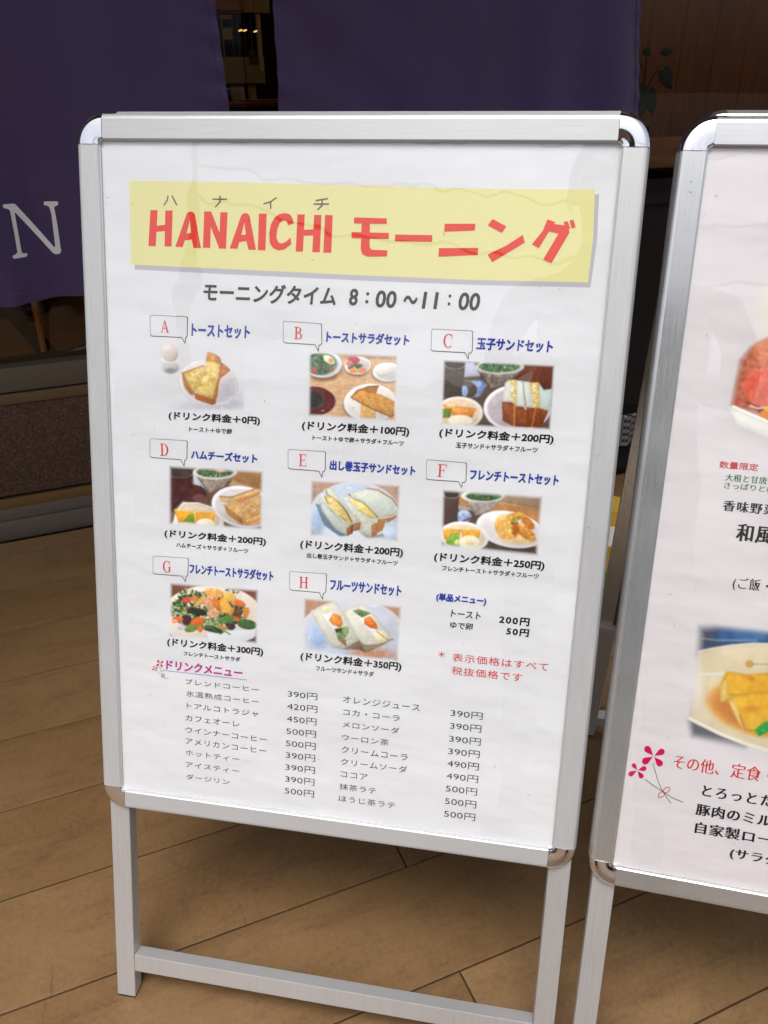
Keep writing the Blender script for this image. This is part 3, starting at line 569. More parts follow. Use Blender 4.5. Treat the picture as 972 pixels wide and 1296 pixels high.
POLYS = {
    'title': [[(58.52, 743.94), (67.32, 744.08), (64.11, 704.59), (55.22, 704.68)], [(76.73, 743.95), (85.47, 744.1), (83.43, 704.75), (74.93, 704.85)], [(64.31, 726.89), (77.39, 728.6), (77.25, 721.9), (64.15, 720.16)], [(87.99, 704.57), (97.1, 704.37), (99.83, 712.59), (105.94, 733.55), (106.07, 743.35), (102.51, 741.32)], [(106.07, 743.35), (109.91, 742.79), (112.12, 740.21), (119.11, 703.71), (110.07, 703.91), (107.93, 713.54), (105.94, 733.55)], [(99.28, 719.29), (108.34, 720.24), (109.22, 713.26), (98.52, 711.7)], [(153.42, 704.37), (162.51, 704.18), (165.1, 712.31), (170.86, 733.05), (170.84, 742.74), (167.32, 740.73)], [(170.84, 742.74), (174.68, 742.19), (176.93, 739.64), (184.48, 703.55), (175.45, 703.74), (173.17, 713.25), (170.86, 733.05)], [(164.45, 718.94), (173.47, 719.88), (174.46, 712.98), (163.81, 711.43)], [(123.35, 743.59), (131.64, 743.73), (130.06, 704.4), (121.37, 704.48)], [(123.99, 743.6), (131.64, 743.73), (148.64, 704.26), (140.97, 704.07)], [(142.43, 743.05), (150.97, 743.2), (148.96, 703.98), (140.65, 704.07)], [(187.72, 742.41), (196.75, 742.57), (195.52, 703.36), (186.71, 703.44)], [(226.21, 739.13), (223.08, 742.46), (218.13, 743.5), (211.96, 742.55), (206.11, 738.77), (201.84, 731.59), (199.75, 721.56), (200.47, 711.55), (204.91, 705.61), (210.88, 703.74), (217.42, 704.76), (225.73, 710.69), (224.69, 717.82), (219.79, 713.42), (214.84, 711.01), (210.78, 712.07), (208.22, 717.45), (209.05, 726.04), (212.07, 733.21), (216.37, 736.12), (220.1, 735.06), (221.4, 730.55), (228.16, 732.95)], [(232.31, 742.34), (240.59, 742.48), (239.19, 702.99), (230.82, 703.07)], [(251.3, 742.11), (259.53, 742.25), (258.63, 702.9), (250.01, 702.97)], [(238.45, 726.07), (252.24, 727.2), (252.38, 720.97), (238.57, 719.83)], [(263.78, 742.33), (272.28, 742.2), (271.83, 702.66), (262.63, 702.71)], [(296.43, 740.36), (332.8, 740.04), (333.05, 734.14), (296.64, 734.1)], [(294.08, 725.1), (335.89, 724.98), (336.16, 718.71), (294.3, 718.45)], [(305.09, 736.24), (314.28, 736.41), (314.92, 709.93), (317.17, 706.98), (334.9, 706.74), (334.82, 700.41), (313.17, 699.52), (307.38, 701.72), (305.05, 707.02)], [(342.98, 723.49), (383.73, 723.7), (383.76, 716.82), (342.94, 716.55)], [(396.5, 735.69), (429.54, 736.33), (429.31, 729.54), (396.28, 727.56)], [(391.73, 710.43), (434.23, 711.77), (434.02, 704.57), (391.54, 701.52)], [(447.43, 741.49), (462.38, 734.39), (458.51, 727.56), (442.83, 734.97)], [(480.4, 726.09), (483.34, 718.43), (450.18, 697.46), (444.54, 705.17), (463.83, 714.75)], [(504.95, 742.23), (513.4, 739.53), (511.05, 736.31), (498.44, 712.98), (490.82, 716.67), (500.99, 730.37)], [(510.91, 737.9), (527.48, 736), (528.76, 729.04), (512.99, 698.16), (504.03, 701.81), (517.67, 728.17), (507.61, 730.19)], [(521.91, 739.69), (526.07, 740.72), (529.34, 733.5), (524.85, 732.45)], [(527.97, 741.39), (531.8, 742.41), (534.77, 734.87), (530.64, 733.52)]],
    'furigana': [[(81.15, 759.77), (79.93, 754.46), (78.35, 754.7), (79.57, 760.01)], [(80.12, 754.85), (75.67, 749), (74.34, 749.78), (78.79, 755.62)], [(85.67, 760.25), (88.51, 755.07), (87.06, 754.41), (84.22, 759.59)], [(88.13, 755.73), (91.64, 749.99), (90.22, 749.27), (86.71, 755.01)], [(133.24, 757.58), (150.46, 757.83), (150.46, 756.42), (133.23, 756.16)], [(142.99, 760.77), (142.95, 753.82), (141.37, 753.8), (141.41, 760.75)], [(143.02, 753.97), (137.07, 747.93), (135.9, 748.86), (141.84, 754.9)], [(208.5, 758.99), (201.11, 754.28), (200.23, 755.42), (207.62, 760.14)], [(201.57, 754.48), (193.09, 752.19), (192.66, 753.54), (201.14, 755.83)], [(202.06, 755.98), (202.14, 747.68), (200.59, 747.65), (200.51, 755.96)], [(266.59, 758.75), (252.86, 756.49), (252.59, 757.86), (266.31, 760.11)], [(250.35, 754.27), (267.79, 754.53), (267.83, 753.14), (250.38, 752.87)], [(260.8, 758.53), (260.96, 751.99), (259.45, 751.97), (259.29, 758.51)], [(261, 752.07), (255.7, 747.32), (254.63, 748.32), (259.94, 753.07)]],
    'banner': [[(33.67, 775.32), (162.24, 775.11), (279.44, 773.46), (383.51, 772.16), (467.32, 771.96), (550.97, 772.25), (553.86, 725.43), (552.7, 679.47), (431.87, 678.18), (309.16, 679.39), (162.26, 681.76), (33.02, 683.43)]],
    'banner_shadow': [[(37.39, 685.31), (162.26, 683.49), (309.11, 680.82), (431.78, 679.42), (552.43, 680.6), (553.86, 725.43), (551.1, 767.61), (555.62, 768.06), (557.88, 721.57), (555.73, 674.38), (432.19, 673.22), (309.35, 674.06), (162.26, 676.13), (37.48, 678.26)]],
    'bubbles': [[(56.48, 627.35), (99.83, 627.04), (101.66, 626.07), (101.62, 624.65), (101.12, 605.52), (99.69, 603.13), (99.09, 603.04), (98.14, 596.46), (94.28, 603.15), (56.89, 603.31), (55.04, 605.01), (55.07, 625.93)], [(218.54, 626.5), (260.63, 625.53), (262.47, 624.55), (262.54, 623.13), (263.42, 604.13), (262.18, 601.76), (260.06, 601.59), (259.43, 594.42), (255.51, 601.85), (219.87, 602.33), (217.98, 604.05), (217.23, 625.09)], [(389.85, 624.64), (432.11, 624.32), (433.95, 623.36), (434, 621.93), (434.75, 602.74), (433.47, 600.35), (431.2, 600.17), (430.88, 593.33), (426.89, 600.46), (390.66, 600.76), (388.78, 602.46), (388.49, 623.22)], [(52.8, 481.05), (97.41, 481.52), (99.28, 480.59), (99.22, 479.16), (98.48, 460), (96.97, 457.61), (95.76, 457.42), (94.77, 450.35), (90.79, 457.67), (52.69, 458.04), (50.81, 459.67), (51.32, 479.66)], [(226.65, 479.18), (269.08, 479.42), (270.89, 478.48), (270.89, 477.06), (270.93, 457.98), (269.59, 455.59), (267.91, 455.37), (267.24, 448.49), (263.2, 455.65), (227.43, 455.98), (225.58, 457.63), (225.29, 477.79)], [(391.87, 478.03), (434.52, 477.22), (436.37, 476.29), (436.42, 474.95), (437.03, 457), (435.74, 454.75), (433.01, 454.45), (432.6, 448.43), (428.54, 454.82), (392.9, 454.79), (391.01, 456.43), (390.52, 476.67)], [(52.97, 332.8), (97.07, 333.87), (98.89, 332.96), (98.8, 331.51), (97.6, 312.17), (96.06, 309.73), (95.25, 309.53), (94.24, 302.9), (90.11, 309.77), (52.84, 309.3), (51, 310.93), (51.51, 331.36)], [(230.74, 328.78), (274.14, 330.01), (275.97, 329.06), (275.95, 327.57), (275.58, 307.53), (274.16, 305.02), (272.36, 304.71), (271.68, 297.12), (267.48, 305.14), (231.53, 305.11), (229.66, 306.77), (229.35, 327.33)]],
    'clover2': [[(29.87, 150.81), (28.21, 154.51), (26.63, 158.55), (24.94, 161.21), (22.88, 162.13), (20.53, 161.42), (19.07, 159.44), (18.86, 156.68), (20.01, 154.52), (22.61, 153.1), (26.39, 152.03)], [(31.16, 150.77), (34.52, 151.86), (38.15, 152.8), (40.67, 154.1), (41.84, 156.13), (41.75, 158.75), (40.45, 160.67), (38.25, 161.4), (36.26, 160.58), (34.55, 158.08), (32.89, 154.26)], [(29.84, 149.57), (26.22, 148.3), (22.29, 147.19), (19.56, 145.71), (18.31, 143.47), (18.44, 140.61), (19.9, 138.55), (22.31, 137.82), (24.47, 138.78), (26.29, 141.55), (28.03, 145.74)], [(31.14, 149.58), (32.7, 145.91), (34.19, 141.89), (35.8, 139.22), (37.81, 138.28), (40.12, 138.94), (41.58, 140.86), (41.82, 143.57), (40.72, 145.72), (38.2, 147.18), (34.53, 148.31)], [(14.14, 129.56), (13.3, 132.1), (12.54, 134.85), (11.62, 136.72), (10.34, 137.47), (8.77, 137.19), (7.7, 136.02), (7.39, 134.24), (8, 132.74), (9.59, 131.61), (11.96, 130.62)], [(15.09, 129.39), (17.78, 129.44), (20.64, 129.31), (22.75, 129.71), (23.99, 130.96), (24.4, 132.95), (23.77, 134.69), (22.27, 135.74), (20.64, 135.58), (18.93, 134.09), (17, 131.61)], [(13.99, 128.63), (11.2, 127.7), (8.17, 126.89), (6.06, 125.78), (5.07, 124.08), (5.14, 121.88), (6.22, 120.29), (8.06, 119.7), (9.73, 120.41), (11.16, 122.52), (12.55, 125.72)], [(14.94, 128.59), (15.85, 125.66), (16.67, 122.48), (17.69, 120.32), (19.13, 119.42), (20.93, 119.71), (22.17, 121.04), (22.55, 123.07), (21.88, 124.79), (20.09, 126.13), (17.4, 127.32)]],
    'clover2_stem': [[(31.04, 141.14), (35, 131.38), (34.36, 131.03), (30.41, 140.8)], [(34.86, 131.73), (39.7, 119.05), (39.06, 118.72), (34.22, 131.4)], [(39.52, 119.46), (46.32, 107.13), (45.73, 106.68), (38.93, 119.02)], [(46.06, 107.5), (57.33, 93.99), (56.82, 93.42), (45.56, 106.93)], [(24.65, 119.42), (35.49, 112.85), (35.15, 112.13), (24.31, 118.7)], [(35.16, 113.04), (46.24, 107.36), (45.94, 106.62), (34.86, 112.3)], [(45.92, 107.53), (58.08, 101.47), (57.8, 100.73), (45.63, 106.78)], [(57.7, 101.62), (70.76, 98.07), (70.59, 97.28), (57.53, 100.83)]],
    'clover2_bow': [[(53.75, 112.17), (53.46, 109.72), (52.64, 109.83), (52.92, 112.28)], [(53.54, 109.97), (52.26, 107.55), (51.55, 108.05), (52.83, 110.47)], [(52.44, 107.79), (50.51, 105.97), (49.99, 106.72), (51.92, 108.53)], [(50.73, 106.11), (48.6, 105.37), (48.38, 106.3), (50.5, 107.04)], [(48.77, 105.37), (46.99, 105.97), (47.24, 106.9), (49.01, 106.3)], [(47.05, 105.92), (46.19, 107.76), (46.92, 108.23), (47.78, 106.4)], [(46.21, 107.6), (46.5, 110.06), (47.33, 109.94), (47.04, 107.49)], [(46.42, 109.8), (47.71, 112.22), (48.42, 111.73), (47.13, 109.3)], [(47.53, 111.99), (49.46, 113.8), (49.98, 113.05), (48.05, 111.24)], [(49.24, 113.66), (51.36, 114.39), (51.59, 113.47), (49.47, 112.74)], [(51.2, 114.39), (52.97, 113.79), (52.72, 112.86), (50.95, 113.47)], [(52.92, 113.84), (53.77, 112.01), (53.04, 111.54), (52.18, 113.37)], [(48.98, 105.35), (48.69, 102.89), (47.86, 103), (48.15, 105.46)], [(48.77, 103.14), (47.48, 100.71), (46.77, 101.21), (48.06, 103.64)], [(47.66, 100.94), (45.72, 99.12), (45.2, 99.87), (47.15, 101.7)], [(45.94, 99.26), (43.81, 98.51), (43.58, 99.44), (45.72, 100.19)], [(43.97, 98.51), (42.19, 99.12), (42.44, 100.05), (44.22, 99.45)], [(42.25, 99.07), (41.39, 100.91), (42.13, 101.39), (42.99, 99.54)], [(41.41, 100.75), (41.71, 103.22), (42.54, 103.1), (42.24, 100.64)], [(41.63, 102.96), (42.92, 105.39), (43.63, 104.9), (42.34, 102.46)], [(42.74, 105.16), (44.68, 106.97), (45.2, 106.22), (43.26, 104.41)], [(44.46, 106.84), (46.59, 107.58), (46.81, 106.65), (44.69, 105.91)], [(46.43, 107.58), (48.2, 106.97), (47.95, 106.04), (46.18, 106.65)], [(48.15, 107.02), (49, 105.19), (48.27, 104.71), (47.41, 106.55)]],
    'clover1': [[(57.47, 188.72), (57.05, 190.12), (56.68, 191.66), (56.19, 192.68), (55.47, 193.07), (54.56, 192.86), (53.91, 192.16), (53.68, 191.14), (53.99, 190.31), (54.88, 189.73), (56.24, 189.25)], [(57.95, 188.67), (59.26, 189), (60.68, 189.27), (61.69, 189.69), (62.25, 190.42), (62.36, 191.4), (61.97, 192.14), (61.19, 192.46), (60.4, 192.2), (59.62, 191.31), (58.78, 189.93)], [(57.39, 188.26), (55.97, 187.87), (54.44, 187.55), (53.35, 187.06), (52.76, 186.27), (52.66, 185.21), (53.09, 184.42), (53.95, 184.09), (54.8, 184.39), (55.63, 185.37), (56.51, 186.88)], [(57.87, 188.23), (58.26, 186.84), (58.6, 185.31), (59.05, 184.29), (59.75, 183.9), (60.65, 184.08), (61.3, 184.76), (61.54, 185.76), (61.25, 186.58), (60.39, 187.18), (59.07, 187.68)], [(50.47, 181.24), (50.29, 182.19), (50.16, 183.23), (49.92, 183.93), (49.48, 184.24), (48.89, 184.18), (48.43, 183.77), (48.22, 183.12), (48.36, 182.56), (48.89, 182.1), (49.72, 181.68)], [(50.81, 181.16), (51.81, 181.11), (52.87, 181), (53.67, 181.09), (54.2, 181.52), (54.46, 182.25), (54.32, 182.9), (53.82, 183.32), (53.21, 183.3), (52.49, 182.8), (51.64, 181.93)], [(50.36, 180.9), (49.28, 180.63), (48.12, 180.41), (47.28, 180.05), (46.83, 179.45), (46.73, 178.64), (47.05, 178.03), (47.7, 177.77), (48.35, 177.99), (48.99, 178.73), (49.68, 179.87)], [(50.71, 180.87), (50.89, 179.77), (51.03, 178.58), (51.29, 177.77), (51.78, 177.4), (52.46, 177.46), (52.99, 177.92), (53.24, 178.66), (53.09, 179.31), (52.49, 179.84), (51.56, 180.34)]],
    'clover1_stem': [[(57.45, 185.17), (58.41, 181.4), (57.99, 181.24), (57.03, 185.01)], [(58.36, 181.6), (59.49, 176.75), (59.07, 176.6), (57.94, 181.45)], [(59.42, 176.98), (61.31, 172.21), (60.91, 172), (59.02, 176.77)], [(61.2, 172.43), (64.7, 167.13), (64.33, 166.85), (60.83, 172.15)], [(53.85, 177.34), (57.59, 174.62), (57.3, 174.25), (53.57, 176.98)], [(57.41, 174.74), (61.29, 172.34), (61.03, 171.96), (57.15, 174.36)], [(61.11, 172.45), (65.39, 169.88), (65.13, 169.49), (60.86, 172.06)], [(65.17, 169.98), (69.94, 168.31), (69.75, 167.89), (64.98, 169.56)]],
    'clover1_bow': [[(64.38, 173.91), (64.12, 172.93), (63.62, 173.01), (63.89, 173.99)], [(64.19, 173.08), (63.52, 172.14), (63.11, 172.41), (63.78, 173.35)], [(63.64, 172.27), (62.74, 171.59), (62.47, 172), (63.37, 172.68)], [(62.87, 171.66), (61.94, 171.41), (61.88, 171.93), (62.81, 172.17)], [(62.02, 171.41), (61.31, 171.71), (61.56, 172.2), (62.28, 171.9)], [(61.34, 171.68), (61.1, 172.46), (61.59, 172.68), (61.84, 171.9)], [(61.1, 172.35), (61.36, 173.33), (61.86, 173.26), (61.59, 172.28)], [(61.29, 173.19), (61.96, 174.12), (62.37, 173.85), (61.7, 172.92)], [(61.84, 174), (62.74, 174.68), (63.01, 174.27), (62.11, 173.59)], [(62.61, 174.61), (63.54, 174.85), (63.6, 174.34), (62.67, 174.1)], [(63.46, 174.86), (64.17, 174.55), (63.92, 174.06), (63.2, 174.37)], [(64.14, 174.59), (64.38, 173.81), (63.89, 173.59), (63.64, 174.37)], [(62.22, 171.53), (61.96, 170.55), (61.46, 170.62), (61.73, 171.6)], [(62.03, 170.69), (61.36, 169.75), (60.95, 170.03), (61.62, 170.96)], [(61.48, 169.88), (60.57, 169.2), (60.31, 169.61), (61.21, 170.29)], [(60.71, 169.27), (59.78, 169.02), (59.71, 169.54), (60.65, 169.78)], [(59.86, 169.02), (59.15, 169.32), (59.4, 169.82), (60.11, 169.51)], [(59.18, 169.29), (58.93, 170.07), (59.43, 170.29), (59.67, 169.51)], [(58.93, 169.96), (59.2, 170.95), (59.7, 170.87), (59.43, 169.89)], [(59.13, 170.8), (59.8, 171.74), (60.21, 171.47), (59.54, 170.53)], [(59.68, 171.61), (60.58, 172.29), (60.85, 171.88), (59.95, 171.2)], [(60.45, 172.22), (61.38, 172.47), (61.44, 171.96), (60.51, 171.71)], [(61.3, 172.47), (62.01, 172.17), (61.76, 171.68), (61.04, 171.98)], [(61.98, 172.2), (62.22, 171.43), (61.73, 171.21), (61.48, 171.98)]],
    'underline': [[(61.79, 179.79), (175.4, 179.6), (175.33, 178.96), (61.71, 179.13)]],
}
LETTERS = [('A', 68, 608.3, 78.51, 607.57, 68.31, 622.14), ('B', 230.68, 607.23, 240.39, 606.54, 230.45, 621.21), ('C', 401.63, 605.38, 412.47, 604.59, 400.76, 620.51), ('D', 64.14, 461.19, 75.02, 460.66, 64.48, 476.29), ('E', 238.67, 460.45, 248.41, 459.97, 238.42, 474.6), ('F', 404.04, 459.05, 414.61, 458.52, 403.21, 473.95), ('G', 64.39, 312.83, 74.93, 312.55, 64.72, 328.2), ('H', 241.88, 309.29, 252.98, 309, 241.62, 323.52)]
QUADS = {'pA': ((60, 20, 900, 680), [(62.68, 596.75), (172.2, 601.4), (172.41, 520.72), (60.75, 514.39)]), 'pB': ((60, 20, 950, 710), [(245.67, 595.64), (354.59, 600.43), (358.34, 518.61), (247.33, 512.06)]), 'pC': ((30, 10, 960, 600), [(397.64, 594.55), (529.76, 600.55), (537.05, 517.03), (402.44, 508.77)]), 'pD': ((40, 50, 940, 670), [(72.12, 451.55), (197.35, 460.04), (198.04, 376.31), (70.36, 365.73)]), 'pE': ((30, 20, 940, 660), [(249.55, 448.65), (364.57, 456.77), (368.35, 375.73), (251.22, 365.71)]), 'pF': ((30, 40, 940, 640), [(405.45, 447.31), (526.78, 456.14), (533.69, 373.65), (410.18, 362.7)]), 'pG': ((50, 40, 930, 650), [(70.24, 301.63), (192.3, 313.11), (192.87, 228.28), (68.48, 214.7)]), 'pH': ((10, 20, 950, 640), [(244.91, 300.35), (372.46, 312.75), (376.53, 225.69), (246.56, 210.96)]), 'R1': ((130, 150, 620, 1120), [(12.62, 716.26), (108.87, 719.58), (140.34, 518.52), (40.52, 509.79)]), 'R2': ((60, 90, 1250, 1260), [(36.2, 321.25), (176.7, 340.3), (201.55, 183.25), (57.34, 157.53)])}

# ------------------------------------------------------------------ menu stands (double-sided snap-frame A-boards)
PW, PH, RW, LEG_D = 0.574, 0.8179, 0.0284, 0.3420
CC = 0.005
PROFILE = [(0, -.019), (0, -.0085), (.0008, -.0062), (.0028, -.0022), (.0036, -.0012), (.0048, -.0005), (.007, 0), (RW - .0012, 0), (RW, -.0009), (RW, -.0022), (RW + .0012, -.0026), (RW + .0012, -.0050), (RW - .004, -.0050), (RW - .004, -.019)]
def rail_mesh(side):
    ho = {'L': lambda s, q: (-RW + q, s), 'R': lambda s, q: (PW + RW - q, s), 'T': lambda s, q: (s, PH + RW - q), 'B': lambda s, q: (s, -RW + q)}[side]
    e = .0003; s0, s1 = (CC + e, PH - CC - e) if side in 'LR' else (CC + e, PW - CC - e)
    mb = MB(); mb.prism(PROFILE, lambda p, k: (*ho(s1 if k else s0, p[0]), p[1])); return mb
CAP = [(.0042, -.0050), (.0042, -.0014), (.0050, -.0002), (.0062, .0004), (.0075, .0006), (.0180, .0009), (.0262, .0006), (.0278, .0003), (.0296, -.0006), (.0318, -.0026), (.0330, -.0058), (.0335, -.0095), (.0335, -.0190), (.0042, -.0190)]
def cap_mesh(ix, iy):
    cx = CC if ix == 0 else PW - CC; cy = CC if iy == 0 else PH - CC; sx = -1 if ix == 0 else 1; sy = -1 if iy == 0 else 1
    mb = MB(); n = 14; m_ = len(CAP); vs = []; fs = []
    for j in range(n + 1):
        a = pi / 2 * j / n
        for r_, z_ in CAP: vs.append((cx + sx * cos(a) * r_, cy + sy * sin(a) * r_, z_))
    for j in range(n):
        for i in range(m_): fs.append((j * m_ + i, j * m_ + (i + 1) % m_, (j + 1) * m_ + (i + 1) % m_, (j + 1) * m_ + i))
    fs.append(tuple(range(m_))); fs.append(tuple(n * m_ + i for i in range(m_))[::-1]); return mb.add(vs, fs)
def leg_mesh(x0, x1, tilt):
    tt = math.tan(tilt); n0, n1 = -.0275, -.0075; yb = lambda n_: -LEG_D - n_ * tt + .003
    mb = MB(); c = .0008
    sec = [(x0 + c, n0), (x1 - c, n0), (x1, n0 + c), (x1, n1 - c), (x1 - c, n1), (x0 + c, n1), (x0, n1 - c), (x0, n0 + c)]
    return mb.prism(sec, lambda p, k: (p[0], .012 if k else yb(p[1]), p[1]))
def foot_mesh(x0, x1, tilt):
    tt = math.tan(tilt); n0, n1 = -.0272, -.0078
    return MB().prism([(x0 + .0005, n0), (x1 - .0005, n0), (x1 - .0005, n1), (x0 + .0005, n1)], lambda p, k: (p[0], -LEG_D - p[1] * tt + (.0029 if k else .0002), p[1]))

def face(stand, M, tilt, paper_mat, alu):
    """one framed side of a stand: rails, caps, poster, legs, all in the panel's own axes (x across, y up the panel, z towards the viewer)"""
    def part(o, par=stand):
        o.matrix_local = M; return o
    for s in 'LRTB': part(rail_mesh(s).build('frame_rail', alu[1] if s in 'LR' else alu[0], stand))
    for ix in (0, 1):
        for iy in (0, 1): part(cap_mesh(ix, iy).build('corner_cap', CHROME, stand, 24))
    part(MB().box(-.004, PW + .004, -.004, PH + .004, -.0170, -.0130).build('back_board', BACK, stand))
    nx, ny = 24, 34; vs = []; 
    for j in range(ny + 1):
        for i in range(nx + 1):
            x = -.0035 + (PW + .007) * i / nx; y = -.0035 + (PH + .007) * j / ny
            vs.append((x, y, -.0056))
    fs = [(j * (nx + 1) + i, j * (nx + 1) + i + 1, (j + 1) * (nx + 1) + i + 1, (j + 1) * (nx + 1) + i) for j in range(ny) for i in range(nx)]
    vb = [(x, y, z - .0006) for x, y, z in vs]; pm = MB(); pm.add(vs, fs); pm.add(vb, fs)
    poster = part(pm.build('poster', paper_mat, stand))
    part(MB().add([(-.003, -.003, -.0043), (PW + .003, -.003, -.0043), (PW + .003, PH + .003, -.0043), (-.003, PH + .003, -.0043)], [(0, 1, 2, 3)]).build('cover_sheet', COVER, stand))
    for x0, x1 in ((-.0205, .0070), (PW - .0025, PW + .0245)):
        lg_ = part(leg_mesh(x0, x1, tilt).build('leg', ALU_LEG, stand)); foot_mesh(x0, x1, tilt).build('foot_pad', BLACK_RUB, lg_)
    part(MB().box(.0074, PW - .0029, -.2935, -.2665, -.0270, -.0080, .0008).build('crossbar', ALU_LEG, stand))
    return poster
def make_stand(loc, az, tilt, label, paper_mat, alu, lean, shift):
    st = tag(empty('menu_stand', Matrix.Translation(loc) @ Matrix.Rotation(az, 4, 'Z')), label, 'menu stand', 'aluminium menu stands on the tiled floor')
    Mf = Matrix(((1, 0, 0, 0), (0, sin(tilt), -cos(tilt), sin(tilt) * LEG_D), (0, cos(tilt), sin(tilt), cos(tilt) * LEG_D), (0, 0, 0, 1)))
    poster = face(st, Mf, tilt, paper_mat, alu)
    tr_ = tilt - lean; L = LEG_D + PH + RW
    yf = sin(tilt) * L + .0195 * 2 + .003 + sin(tr_) * L
    Mr = Matrix(((-1, 0, 0, PW + shift), (0, -sin(tr_), cos(tr_), yf - sin(tr_) * LEG_D), (0, cos(tr_), sin(tr_), cos(tr_) * LEG_D), (0, 0, 0, 1)))
    face(st, Mr, tr_, paper_mat, alu)
    # hinge plates across the two frames, under the top
    for x in (.08, PW - .08):
        y0 = sin(tilt) * (L - .05) + .0205; MB().box(x - .02, x + .02, y0, y0 + .012 + .024, cos(tilt) * (L - .05) - .004, cos(tilt) * (L - .05) + .004).build('hinge', STEEL, st)
    return st, poster
def footpos(P, a, t): 
    return (P[0] - LEG_D * (-sin(a)) * sin(t), P[1] - LEG_D * cos(a) * sin(t), P[2] - LEG_D * cos(t))
A1, T1, Q1 = -0.1778683, 0.2756169, (-0.3586548, 0.7760228, 0.3290811)
A2, T2, Q2 = -0.2319015, 0.2899246, (0.2737592, 0.6507523, 0.3290811)
stand1, poster1 = make_stand(footpos(Q1, A1, T1), A1, T1, 'silver menu stand with the white HANAICHI breakfast poster, yellow banner and eight food pictures', PAPER1, ALU[1], .004, .003)
stand2, poster2 = make_stand(footpos(Q2, A2, T2), A2, T2, 'silver menu stand at the right edge, pinkish poster with red stew and tofu pictures', PAPER2, ALU[2], .016, .012)

# ------------------------------------------------------------------ printed lettering
INKZ = {'z': -.00535}
STYLE = dict(time=(0, 0), blue=(0, 0), price=(0, 0), small=(0, 0), magenta=(0, 0), red=(0, 0), thin=(-.008, 0), red2=(0, 0), green=(-.008, .022), ming=(.002, .034), mingthin=(-.012, .022), redming=(-.012, .026))
SH = dict(time=.10, blue=.06, price=.05, small=.06, magenta=.08)
def text_mesh(s, style, spacing):
    c = bpy.data.curves.new('lettering', 'FONT'); c.body = s; c.resolution_u = 3; c.fill_mode = 'FRONT'; off, smear = STYLE[style]; c.offset = off; c.space_character = spacing
    c.shear = SH.get(style, 0)
    o = bpy.data.objects.new('tmp', c); COL.objects.link(o)
    me = bpy.data.meshes.new_from_object(o.evaluated_get(bpy.context.evaluated_depsgraph_get())); bpy.data.objects.remove(o); bpy.data.curves.remove(c)
    if smear:
        nv = len(me.vertices); co = np.empty(nv * 3); me.vertices.foreach_get('co', co); co = co.reshape(-1, 3); polys = [tuple(p.vertices) for p in me.polygons]
        V = []; F = []
        for k in range(4):
            cc = co.copy(); cc[:, 0] += smear * (k / 3 - .5) * 2; cc[:, 2] = k * .01; V.append(cc); F += [tuple(i + nv * k for i in p) for p in polys]
        bpy.data.meshes.remove(me); me = bpy.data.meshes.new('lettering'); me.from_pydata(np.vstack(V).tolist(), [], F); me.update()
    return me
BOLD = dict(time=(.62, .62), blue=(.52, .56), price=(.46, .44), small=(.20, .20), magenta=(.55, .5), red=(.05, .05), red2=(.12, .12), thin=(.05, .11))      # stroke growth in mm across and up
def put_text(s, x0, y0, x1, y1, h, style, spacing, sg):
    me = text_mesh(s, style, spacing); me.name = 'lettering'; nv = len(me.vertices); co = np.empty(nv * 3); me.vertices.foreach_get('co', co); co = co.reshape(-1, 3)
    a = co.min(0); b = co.max(0); y = (y0 + y1) / 2
    co[:, 0] = (x0 + (co[:, 0] - a[0]) / max(b[0] - a[0], 1e-6) * (x1 - x0)) * .001; co[:, 1] = (y + (co[:, 1] - a[1]) / max(b[1] - a[1], 1e-6) * h) * .001
    co[:, 2] = INKZ['z'] + co[:, 2] * .003
    if style in BOLD:                                              # heavy strokes: the glyph again at small offsets all round
        bx, by = BOLD[style]; co[:, 0] = (co[:, 0] - (x0 + x1) * .0005) * (1 - 2 * bx / (x1 - x0)) + (x0 + x1) * .0005; ym = (y + h / 2) * .001; co[:, 1] = (co[:, 1] - ym) * (1 - 2 * by / h) + ym
        polys = [tuple(p.vertices) for p in me.polygons]; V = []; F = []; ks = 8 if bx > .1 else 4
        for k in range(ks):
            a_ = 2 * pi * (k + .5) / ks; cc = co.copy(); cc[:, 0] += cos(a_) * bx * .001; cc[:, 1] += sin(a_) * by * .001; cc[:, 2] += k * .000008; V.append(cc); F += [tuple(i + nv * k for i in p) for p in polys]
        bpy.data.meshes.remove(me); me = bpy.data.meshes.new('lettering'); me.from_pydata(np.vstack(V).tolist(), [], F); me.update()
    else:
        me.vertices.foreach_set('co', co.ravel()); me.update()
    return link('lettering', me, poster1 if sg == 1 else poster2, INK[style])
for tt in TEXTS: put_text(*tt)
def put_polys(polys, mat, z, name='lettering', par=None, dz=.00002):
    mb = MB()
    for i, p in enumerate(polys): mb.add([(x * .001, y * .001, z + i * dz) for x, y in p], [tuple(range(len(p)))])
    return mb.build(name, mat, par or poster1)
put_polys(POLYS['banner_shadow'], INK['banner_shadow'], -.00552, 'banner_shadow'); put_polys(POLYS['banner'], INK['banner'], -.00546, 'title_banner')
put_polys(POLYS['title'], INK['title'], -.00538, dz=.00001); put_polys(POLYS['furigana'], INK['furigana'], -.00536)
def outline(pts, w, z, mat, name, par, shadow=0):
    mb = MB(); n = len(pts)
    for i in range(n):
        a = Vector(pts[i]); b = Vector(pts[(i + 1) % n]); d = (b - a).normalized(); nn = Vector((-d.y, d.x)); ww = w * (1 + (shadow if (d.y < -.3 or d.x < -.3) else 0)) / 2; e = d * w * .3
        mb.add([(*((q) * .001), z + (i % 2) * .00001) for q in (a - nn * ww - e, b - nn * ww + e, b + nn * ww + e, a + nn * ww - e)], [(0, 1, 2, 3)])
    return mb.build(name, mat, par)
for p in POLYS['bubbles']: outline(p, .42, -.00536, INK['bubble'], 'speech_bubble', poster1, 1.0)
